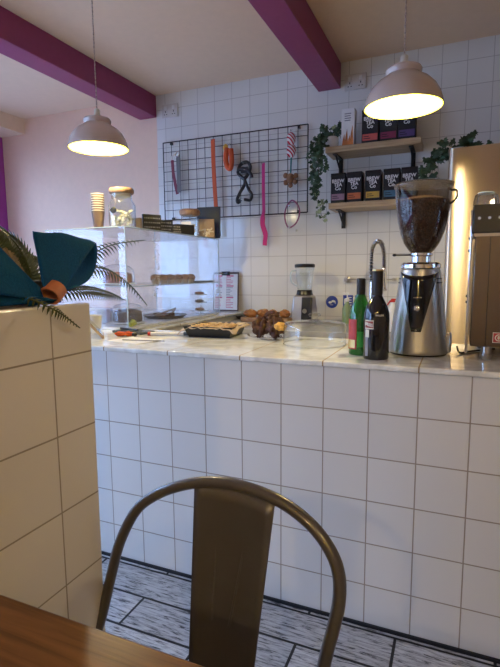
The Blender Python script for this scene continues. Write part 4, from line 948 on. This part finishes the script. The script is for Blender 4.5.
for tx, z in (('+', .092),): lettering(tx, .016, M['socket'], gr, (-.002, -.0975, z), rot=(PI / 2 - .1, 0, 0))
for k in (0, 1):
    MB().add(*[wrap(rad(.268 - .014 * k) + .0008, -40, -8, .266 - .014 * k, .271 - .014 * k).v, wrap(.07, -40, -8, .266, .271).f]).build('vent_slot', M['black'], gr)
    MB().add(*[wrap(rad(.268 - .014 * k) + .0008, -178, -150, .266 - .014 * k, .271 - .014 * k).v, wrap(.07, -178, -150, .266, .271).f]).build('vent_slot', M['black'], gr)
MB().box(.080, .112, -.02, .05, .0065, .075).build('side_housing', M['grinder'], gr, bevel=.008)
MB().box(.113, .114, .0, .03, .03, .05).build('power_switch', M['black'], gr)
HZ = .358
hop = [(.034, 0), (.044, .010), (.060, .034), (.073, .067), (.083, .110), (.090, .155), (.0945, .222), (.099, .228), (.099, .233), (.095, .233)]
MB().lathe([(r_, HZ + z) for r_, z in hop], n=56, cap=False).build('bean_hopper', M['smoke'], gr)
MB().lathe([(.0, HZ + .004), (.032, HZ + .004), (.041, HZ + .012), (.057, HZ + .036), (.070, HZ + .069), (.080, HZ + .112), (.087, HZ + .157), (.088, HZ + .180), (.055, HZ + .192), (.0, HZ + .195)], n=48).build('coffee_beans', M['beans'], gr)
MB().lathe([(0, HZ + .236), (.03, HZ + .239), (.094, HZ + .2335), (.100, HZ + .2335), (.101, HZ + .2365), (.094, HZ + .240), (.03, HZ + .246), (0, HZ + .247)], n=48).build('hopper_lid', M['smoke'], gr)
MB().tube(smoothpath([(.090, -.01, HZ + .21), (.108, -.03, HZ + .205), (.108, -.03, HZ + .18), (.088, -.012, HZ + .165)], 4), .004, 8).build('hopper_clip', M['black'], gr)
kb_ = smoothpath([(0.01, 1.90, ZT + .02), (.02, 1.86, ZT + .004), (.05, 1.90, ZT + .004), (.10, 1.96, ZT + .004), (.14, 2.0, ZT + .004)], 6)
tag(MB().tube([(p.x, p.y, p.z) for p in kb_], .0035, 8).build('power_cable', M['black']), 'black power cable trailing on the counter between grinder and espresso machine', 'cable')

# ================================================================== ESPRESSO MACHINE
M['machine'] = mat('espresso_steel', (0.20, 0.165, 0.13), 0.22, metal=1.0, var=0.05, stretch=(1, 1, 60), scale=14)
em = thing('espresso_machine', 'steel espresso machine with black top rail at the right edge', 'espresso machine', (0.045, 1.75, ZT))
W, D = 0.68, 0.34
MB().box(.004, W, 0, D, .045, .415).build('housing', M['machine'], em, bevel=.003)
tr = MB().box(-.004, W + .004, -.006, .03, .415, .505).box(-.004, W + .004, .03, D, .415, .500).box(-.004, .006, .03, D, .425, .50).build('cup_rail', M['black'], em, bevel=.002)
o = MB()
for k in range(22):
    cx = .013 + k * .0295; n_ = 12
    o.add([(cx + .0048 * math.cos(2 * PI * q / n_), -.0075, .462 + .0048 * math.sin(2 * PI * q / n_)) for q in range(n_)] + [(cx + .0048 * math.cos(2 * PI * q / n_), -.0058, .462 + .0048 * math.sin(2 * PI * q / n_)) for q in range(n_)], [tuple(range(n_)), tuple(range(2 * n_ - 1, n_ - 1, -1))] + [(q, (q + 1) % n_, (q + 1) % n_ + n_, q + n_) for q in range(n_)])
o.build('rail_stud', M['white_paper'], em)
MB().box(0, W, -.004, 0, .404, .414).build('trim_strip', M['chrome'], em)
MB().box(.048, .050, -.0012, 0, .05, .404).build('dark_reflection', M['black'], em)  # dark reflection in the steel, drawn as a thin black strip
# slanted steel side cheek
pol = [(-.012 - 0, .03), (-.012, .33), (-.004, .51)]
ck = MB(); ysec = [(-0.002, .02), (D, .02), (D, .36), (D - .05, .40), (.05, .49), (0.0, .49), (-.002, .40)]
n = len(ysec)
ck.add([(-.012, y, z) for y, z in ysec] + [(-.004, y, z) for y, z in ysec], [tuple(range(n)), tuple(range(2 * n - 1, n - 1, -1))] + [(i, (i + 1) % n, (i + 1) % n + n, i + n) for i in range(n)])
cko = ck.build('side_panel', M['chrome'], em, bevel=.003)
for y, z in ((.02, .40), (.02, .36), (.04, .21), (.04, .19)): MB().blob((-.013, y, z), (.003, .005, .005), n=8).build('screw', M['black'], cko)
for x in (.055, W - .06):
    for y in (.03, D - .05): MB().lathe([(.016, 0), (.020, .006), (.020, .018), (.016, .02), (.016, .046)], c=(x, y, 0), n=20).build('foot', M['steel'], em)
MB().box(.072, .20, -.0025, -.0005, .062, .092).build('badge', M['redlabel'], em, bevel=.001)
MB().box(.070, .202, -.0015, -.0002, .060, .094).build('badge_border', M['ivory'], em)
o = MB()
ringp = [(.088 + .010 * math.cos(a / 20 * 2 * PI), -.003, .077 + .010 * math.sin(a / 20 * 2 * PI)) for a in range(20)]
o.tube(ringp, .0018, 6, closed=True); o.build('emblem_ring', M['ivory'], em)
MB().blob((.088, -.003, .077), (.004, .001, .006), n=8).build('emblem_mark', M['ivory'], em)
lettering('SAN', .019, M['ivory'], em, (.108, -.0028, .077), align='LEFT', bold=.0003)
# crystal tumblers on the machine
def tumbler(x, y, z, label, rot=0):
    q = thing('glass_tumbler', label, 'glass', (x, y, z), rot, group='upturned glasses on the espresso machine')
    pf = [(.036, 0), (.038, .006), (.037, .022), (.033, .038), (.024, .045), (0, .046)]
    m = MB(); vs = []; n = 20
    for r_, z_ in pf:
        for k in range(n): a = 2 * PI * k / n; rr = r_ * (1 + (.07 if k % 2 else -.07)); vs.append((rr * math.cos(a), rr * math.sin(a), z_))
    fs = []
    for i in range(len(pf) - 1):
        for k in range(n): fs.append((i * n + k, i * n + (k + 1) % n, (i + 1) * n + (k + 1) % n, (i + 1) * n + k))
    m.add(vs, fs)  .build('cut_glass', M['crystal'], q, smooth=False)
    m2 = MB().lathe([(.022, .042), (.026, .044), (.026, .047), (.021, .049)], n=20, cap=False); m2.build('base_rim', M['glassedge'], q)
    return q
ZE = ZT + .5055
t0 = tumbler(.078, 1.83, ZE, 'cut glass tumbler at the left end of the cups on the espresso machine')
dup(t0, (.160, 1.83, ZE), .3, 'cut glass tumbler at the right edge of the picture on the espresso machine')
dup(t0, (.242, 1.83, ZE), .2, 'cut glass tumbler furthest right on the espresso machine, beyond the picture edge')

# ================================================================== BACK WORKTOP ITEMS
ZB = 0.8805
cb_ = thing('menu_clipboard', 'clipboard with pink printed menu leaning on the rear wall tiles', 'clipboard', (-1.65, 3.375, ZT + .0005), 0, rot=(-.06, 0, 0))
MB().box(-.11, .11, 0, .005, 0.0, .30).build('board', M['cupbrown'], cb_, bevel=.003)
MB().box(-.10, .10, -.0015, 0, .01, .285).build('paper', M['white_paper'], cb_)
MB().box(-.035, .035, -.010, 0, .275, .305).build('clip', M['black'], cb_, bevel=.002)
r7 = random.Random(5)
for cx in (-.09, .006):
    for (k0, k1) in ((0, 6), (6, 13), (13, 20)):
        z = .270 - k0 * .0128
        MB().box(cx, cx + .06, -.0022, -.0015, z - .004, z + .005).build('menu_heading', M['pinkprint'], cb_)
        pb = MB(); pb.box(cx - .001, cx, -.0019, -.0015, .270 - (k1 - 1) * .0128, z - .010)
        for k in range(k0 + 1, k1):
            z = .270 - k * .0128; pb.box(cx - .0005, cx + r7.uniform(.03, .06), -.0022, -.0015, z - .002, z + .002)
        pb.build('menu_lines', M['pinkprint'] if k0 != 6 else M['greyprint'], cb_)
bt_ = thing('serving_tray', 'black tray on the rear worktop in front of the menu clipboard', 'tray', (-1.375, 3.305, ZB), 0.05)
tray(MB(), .11, .07, .022, .01).build('tray_body', M['black'], bt_)
tray(MB(), .075, .05, .05, .01).v
ctn = thing('plastic_tub', 'clear plastic tub of white sachets standing on the black tray', 'tub', (-1.375, 3.305, ZB + .0035), 0.05)
tray(MB(), .08, .045, .055, .008).build('tub', M['cloche'], ctn)
for k in range(4): MB().box(-.06 + k * .03, -.035 + k * .03, -.03, .03, .004, .045).build('sachet', M['ivory'], ctn, bevel=.002)
for k, (x, y, sc2, lb2) in enumerate(((-1.330, 3.12, 1.15, 'nearest the black tray'), (-1.245, 3.15, 1.05, 'second from the black tray'), (-1.165, 3.12, 1.15, 'third from the black tray'), (-1.085, 3.15, 1.05, 'nearest the blender'))):
    r_ = thing('bread_roll', 'crusty browned bread roll on the rear worktop, ' + lb2, 'bread roll', (x, y, ZB + .0305), k * .8, 'bread rolls on the rear worktop')
    MB().blob((0, 0, .026), (.042 * sc2, .036, .028), k + 3, .3, 20).build('crust', M['crust'], r_)
    MB().blob((.005, -.006, .042), (.02, .016, .014), k + 9, .4, 14).build('seeded_top', M['flake'], r_)
tag(MB().prismz(rrect(-.18, .18, -.07, .07, .02), 0, .03).build('bread_board', M['lidwood'], bevel=.004, loc=(-1.21, 3.135, ZB)), 'low wooden board under the browned bread rolls on the rear worktop', 'board')
# jug blender
bl = thing('jug_blender', 'jug blender with steel base and black lid on the rear worktop', 'blender', (-0.965, 3.22, ZB))
MB().hexa([(-.082, -.085, 0), (.082, -.085, 0), (.082, .085, 0), (-.082, .085, 0)], [(-.062, -.06, .185), (.062, -.06, .185), (.062, .06, .185), (-.062, .06, .185)]).build('base', M['steel'], bl, bevel=.012)
MB().box(.004, .074, -.092, -.060, .02, .172, rot=(-.12, 0, 0)).build('control_panel', M['black'], bl, bevel=.005)
o = MB().lathe([(.018, 0), (.020, .004), (.016, .014), (0, .014)], n=24).build('dial', M['chrome'], bl); o.rotation_euler = (PI / 2, 0, 0); o.location = (.03, -.086, .08)
MB().lathe([(.058, .185), (.056, .19), (.052, .215), (.05, .218)], n=28).build('jug_collar', M['black'], bl)
MB().lathe([(.045, .218), (.050, .225), (.062, .34), (.066, .372), (.063, .372), (.046, .225)], n=32).build('jug', M['cloche'], bl)
MB().tube(smoothpath([(-.060, 0, .35), (-.090, -.01, .345), (-.098, -.01, .31), (-.088, -.008, .27), (-.052, 0, .245)], 5), .006, 8).build('jug_handle', M['glassedge'], bl)
MB().lathe([(0, .372), (.069, .372), (.070, .378), (.070, .392), (.062, .397), (0, .398)], n=32).build('lid', M['black'], bl)
# soap
sp_ = thing('soap_dispenser', 'clear pump bottle of pale green soap by the sink', 'soap bottle', (-0.665, 3.20, ZB))
MB().lathe([(0, 0), (.030, 0), (.032, .01), (.032, .10), (.012, .135), (.012, .145), (0, .145)], n=24).build('bottle_body', M['soapgreen'], sp_)
MB().lathe([(.014, .145), (.014, .165), (.004, .168), (.004, .195), (0, .195)], n=16).box(-.03, .008, -.006, .006, .192, .204).build('pump', M['white'], sp_)
# spring tap
tp = thing('spring_tap', 'tall chrome spring neck kitchen tap behind the bottles', 'tap', (-0.478, 3.02, ZB))
MB().lathe([(.026, 0), (.026, .01), (.016, .02), (.014, .28), (0, .282)], n=20).build('column', M['chrome'], tp)
ctr = smoothpath([(-.004, 0, .28), (-.006, 0, .42), (.002, 0, .49), (.028, 0, .522), (.055, 0, .50), (.067, 0, .44), (.070, 0, .36)], 10)
MB().tube(ctr, .008, 10).build('hose', M['black'], tp)
sg = []; nT = 46; tot = len(ctr) - 1
for k in range(nT * 8):
    f_ = k / (nT * 8 - 1) * tot; i = min(int(f_), tot - 1); p = ctr[i].lerp(ctr[i + 1], f_ - i); tg = (ctr[i + 1] - ctr[i]).normalized(); sd = Vector((0, 1, 0)); nn = tg.cross(sd); a = k / 8 * 2 * PI
    sg.append(p + sd * .0135 * math.cos(a) + nn * .0135 * math.sin(a))
MB().tube(sg, .0024, 4).build('spring', M['chrome'], tp)
MB().lathe([(.012, 0), (.016, -.02), (.016, -.11), (.020, -.13), (.018, -.135), (0, -.135)], c=(.070, 0, .36), n=18).build('spray_head', M['chrome'], tp)
MB().tube([(0, 0, .25), (.070, 0, .27)], .005, 8).build('holder_arm', M['chrome'], tp)
# towel rail / lever bar
rl = thing('wall_rail', 'thin steel rail with round end fixed to the rear tiles by the tap', 'rail', (-0.71, 3.40, 1.168))
MB().tube([(0, -.03, 0), (.33, -.03, 0)], .005, 8).build('bar', M['steel'], rl)
o = MB().lathe([(0, 0), (.022, 0), (.022, .02), (.012, .024), (.012, .052), (0, .052)], n=24).build('end_boss', M['steel'], rl); o.rotation_euler = (PI / 2, 0, 0); o.location = (0, .018, 0)
o = MB().lathe([(0, 0), (.012, 0), (.012, .05), (0, .05)], n=16).build('end_boss', M['steel'], rl); o.rotation_euler = (PI / 2, 0, 0); o.location = (.32, .018, 0)
# spray bottle
sb_ = thing('spray_bottle', 'white spray bottle with red trigger behind the black liqueur bottle', 'spray bottle', (-0.33, 2.86, ZB))
MB().lathe([(0, 0), (.036, 0), (.038, .01), (.038, .10), (.015, .15), (.013, .165), (0, .165)], n=24).build('bottle_body', M['white'], sb_)
MB().box(-.022, .010, -.007, .007, .165, .177).box(-.014, .016, -.005, .005, .176, .186).build('trigger_head', M['red'], sb_, bevel=.004)
MB().tube([(-.02, 0, .168), (-.035, 0, .145), (-.030, 0, .125)], .005, 6).build('trigger', M['red'], sb_)

# ================================================================== FERN + BOW ON THE HALF WALL
ZP = 1.1615
fe = thing('fern_plant', 'green fern in a dark trough on top of the tiled half wall', 'plant', (-0.84, 0.60, ZP))
MB().hexa([(-.07, -.22, 0), (.07, -.22, 0), (.07, .12, 0), (-.07, .12, 0)], [(-.085, -.235, .045), (.085, -.235, .045), (.085, .135, .045), (-.085, .135, .045)]).build('trough', M['blackmatt'], fe, bevel=.004)
def frond(base, pts, lmax, mt, droop=.5, seed=0, n=34, tipfrac=.12):
    r = random.Random(seed); P = smoothpath(pts, 10); m = MB()
    m.tube(P, [.0022 * (1 - .7 * i / (len(P) - 1)) + .0004 for i in range(len(P))], 5)
    tot = len(P) - 1
    for k in range(n):
        f_ = (.10 + .90 * k / n) * tot; i = min(int(f_), tot - 1); p = P[i].lerp(P[i + 1], f_ - i); tg = (P[i + 1] - P[i]).normalized()
        sd = tg.cross(Vector((.62, -.35, .70)))
        if sd.length < .15: sd = Vector((0, 1, 0))
        sd.normalize(); up = sd.cross(tg).normalized()
        t_ = k / n; ln = lmax * math.sin(PI * (t_ * .86 + .14)) ** .7 * (1 - .30 * t_)
        if t_ > .9: ln *= (1 - t_) / .1 * .8 + .15
        for sgn in (-1, 1):
            dr = (sd * sgn + tg * .35 + up * (-.12 - droop * .3) ).normalized(); w_ = max(.0014, ln * .15)
            q0 = p; q1 = p + dr * ln * .4 + up * .002; q2 = p + dr * ln + up * (-.15 * ln)
            m.add([q0 - tg * w_ * .4, q0 + tg * w_ * .4, q1 + tg * w_, q2, q1 - tg * w_], [(0, 1, 2, 3, 4)])
    return m.build('frond', mt, fe, fix=False, smooth=False)
def LF(*p): return [(x + .84, y - .60, z - ZP) for x, y, z in p]
FR = [
 (LF((-.80, .66, 1.19), (-.78, .764, 1.20), (-.78, .856, 1.245), (-.78, .961, 1.287), (-.78, 1.107, 1.309)), .036, 'fern'),
 (LF((-.78, .66, 1.19), (-.76, .745, 1.20), (-.76, .818, 1.230), (-.76, .915, 1.230), (-.76, 1.007, 1.19), (-.76, 1.077, 1.135)), .036, 'fern'),
 (LF((-.78, .66, 1.18), (-.74, .75, 1.185), (-.73, .827, 1.186), (-.73, .89, 1.175), (-.73, .946, 1.156)), .032, 'fern'),
 (LF((-.76, .62, 1.18), (-.70, .63, 1.178), (-.655, .645, 1.158), (-.645, .665, 1.142), (-.643, .697, 1.119)), .018, 'fern'),
 (LF((-.80, .72, 1.18), (-.80, .70, 1.23), (-.80, .67, 1.28), (-.80, .60, 1.315)), .050, 'fern_tan'),
 (LF((-.80, .73, 1.18), (-.80, .735, 1.22), (-.80, .705, 1.278), (-.80, .65, 1.312), (-.80, .58, 1.32)), .046, 'fern'),
 (LF((-.84, .60, 1.19), (-.84, .66, 1.22), (-.84, .63, 1.29), (-.84, .55, 1.31)), .050, 'fern_tan'),
 (LF((-.82, .64, 1.18), (-.80, .66, 1.21), (-.79, .64, 1.255), (-.78, .59, 1.27)), .050, 'fern'),
 (LF((-.84, .60, 1.19), (-.85, .70, 1.22), (-.87, .79, 1.23), (-.90, .87, 1.20)), .045, 'fern'),
 (LF((-.84, .60, 1.19), (-.82, .70, 1.20), (-.81, .80, 1.205), (-.80, .90, 1.185)), .042, 'fern'),
 (LF((-.84, .55, 1.19), (-.90, .56, 1.28), (-.96, .58, 1.30), (-1.04, .6, 1.27)), .05, 'fern'),
 (LF((-.84, .50, 1.19), (-.94, .46, 1.27), (-1.02, .42, 1.27), (-1.1, .38, 1.21)), .05, 'fern'),
 (LF((-.84, .50, 1.19), (-.82, .40, 1.26), (-.80, .30, 1.26), (-.78, .22, 1.21)), .05, 'fern'),
 (LF((-.84, .66, 1.18), (-.80, .72, 1.20), (-.79, .76, 1.20), (-.785, .82, 1.185)), .035, 'fern'),
 (LF((-.82, .60, 1.18), (-.77, .65, 1.19), (-.755, .70, 1.19), (-.75, .77, 1.175)), .034, 'fern'),
 (LF((-.84, .60, 1.19), (-.86, .72, 1.25), (-.88, .82, 1.26), (-.92, .92, 1.23)), .045, 'fern'),
]
for k, (pts, lm, mt_) in enumerate(FR): frond(None, pts, lm, M[mt_], seed=k, n=20 if lm < .02 else 34)

bw = thing('fabric_bow', 'large teal fabric bow with a tan ring on the half wall', 'bow', (-0.735, 0.712, ZP))
def wing(Ra, Rb, Ka, Kb, bul, nrm, nm, N=16, Mq=26, front=.2):
    vs = []; fs = []; Ra, Rb, Ka, Kb, nrm = map(Vector, (Ra, Rb, Ka, Kb, nrm)); nrm.normalize()
    for i in range(N + 1):
        t_ = i / N; r_ = Ra.lerp(Rb, t_); k_ = Ka.lerp(Kb, t_) + Vector((0, 0, .004 * math.sin(PI * t_) - .006 * max(0, t_ - .85) / .15)); d = k_ - r_
        wr_ = .0025 * math.sin(t_ * 11)
        for q in range(Mq + 1):
            a = q / Mq * 2 * PI   # teardrop loop: flat front layer, full layer behind
            s_ = (1 - math.cos(a)) / 2; th = math.sin(a) * (s_ ** .9) * bul
            th = -th if a > PI else -th * front
            vs.append(r_ + d * s_ + nrm * (th * (.5 + .5 * t_) + wr_ * s_))
    for i in range(N):
        for q in range(Mq): a = i * (Mq + 1) + q; fs.append((a, a + 1, a + Mq + 2, a + Mq + 1))
    o = MB().add(vs, fs).build(nm, M['teal'], bw, fix=False, ang=80); mo = o.modifiers.new('t', 'SOLIDIFY'); mo.thickness = .003
    return o
wing((.032, -.038, .036), (.034, .002, .020), (.022, -.046, .133), (.022, .124, .122), .095, (-.45, .6, -.66), 'bow_loop')
wing((.034, -.050, .034), (.036, -.040, .006), (.015, -.185, .165), (.030, -.20, .035), .035, (-.4, -.2, -.6), 'bow_loop')
wing((.030, -.030, .006), (.034, .002, .006), (.036, -.09, .006), (.040, -.080, .010), .006, (0, .2, .8), 'bow_tail')
# band ring around the knot, axis roughly along the bow
axis = Vector((-.1, .80, .55)).normalized(); e1 = axis.cross(Vector((0, 0, 1))).normalized(); e2 = axis.cross(e1)
vs = []; fs = []
for k in range(28):
    a = 2 * PI * k / 28
    for r_, h_ in ((.0165, -.013), (.0195, -.013), (.0195, .013), (.0165, .013)): vs.append(Vector((.036, -.020, .0235)) + e1 * r_ * 1.05 * math.cos(a) + e2 * r_ * math.sin(a) + axis * h_)
for k in range(28):
    for q in range(4): fs.append((k * 4 + q, k * 4 + (q + 1) % 4, ((k + 1) % 28) * 4 + (q + 1) % 4, ((k + 1) % 28) * 4 + q))
MB().add(vs, fs).build('ring', M['tan'], bw)
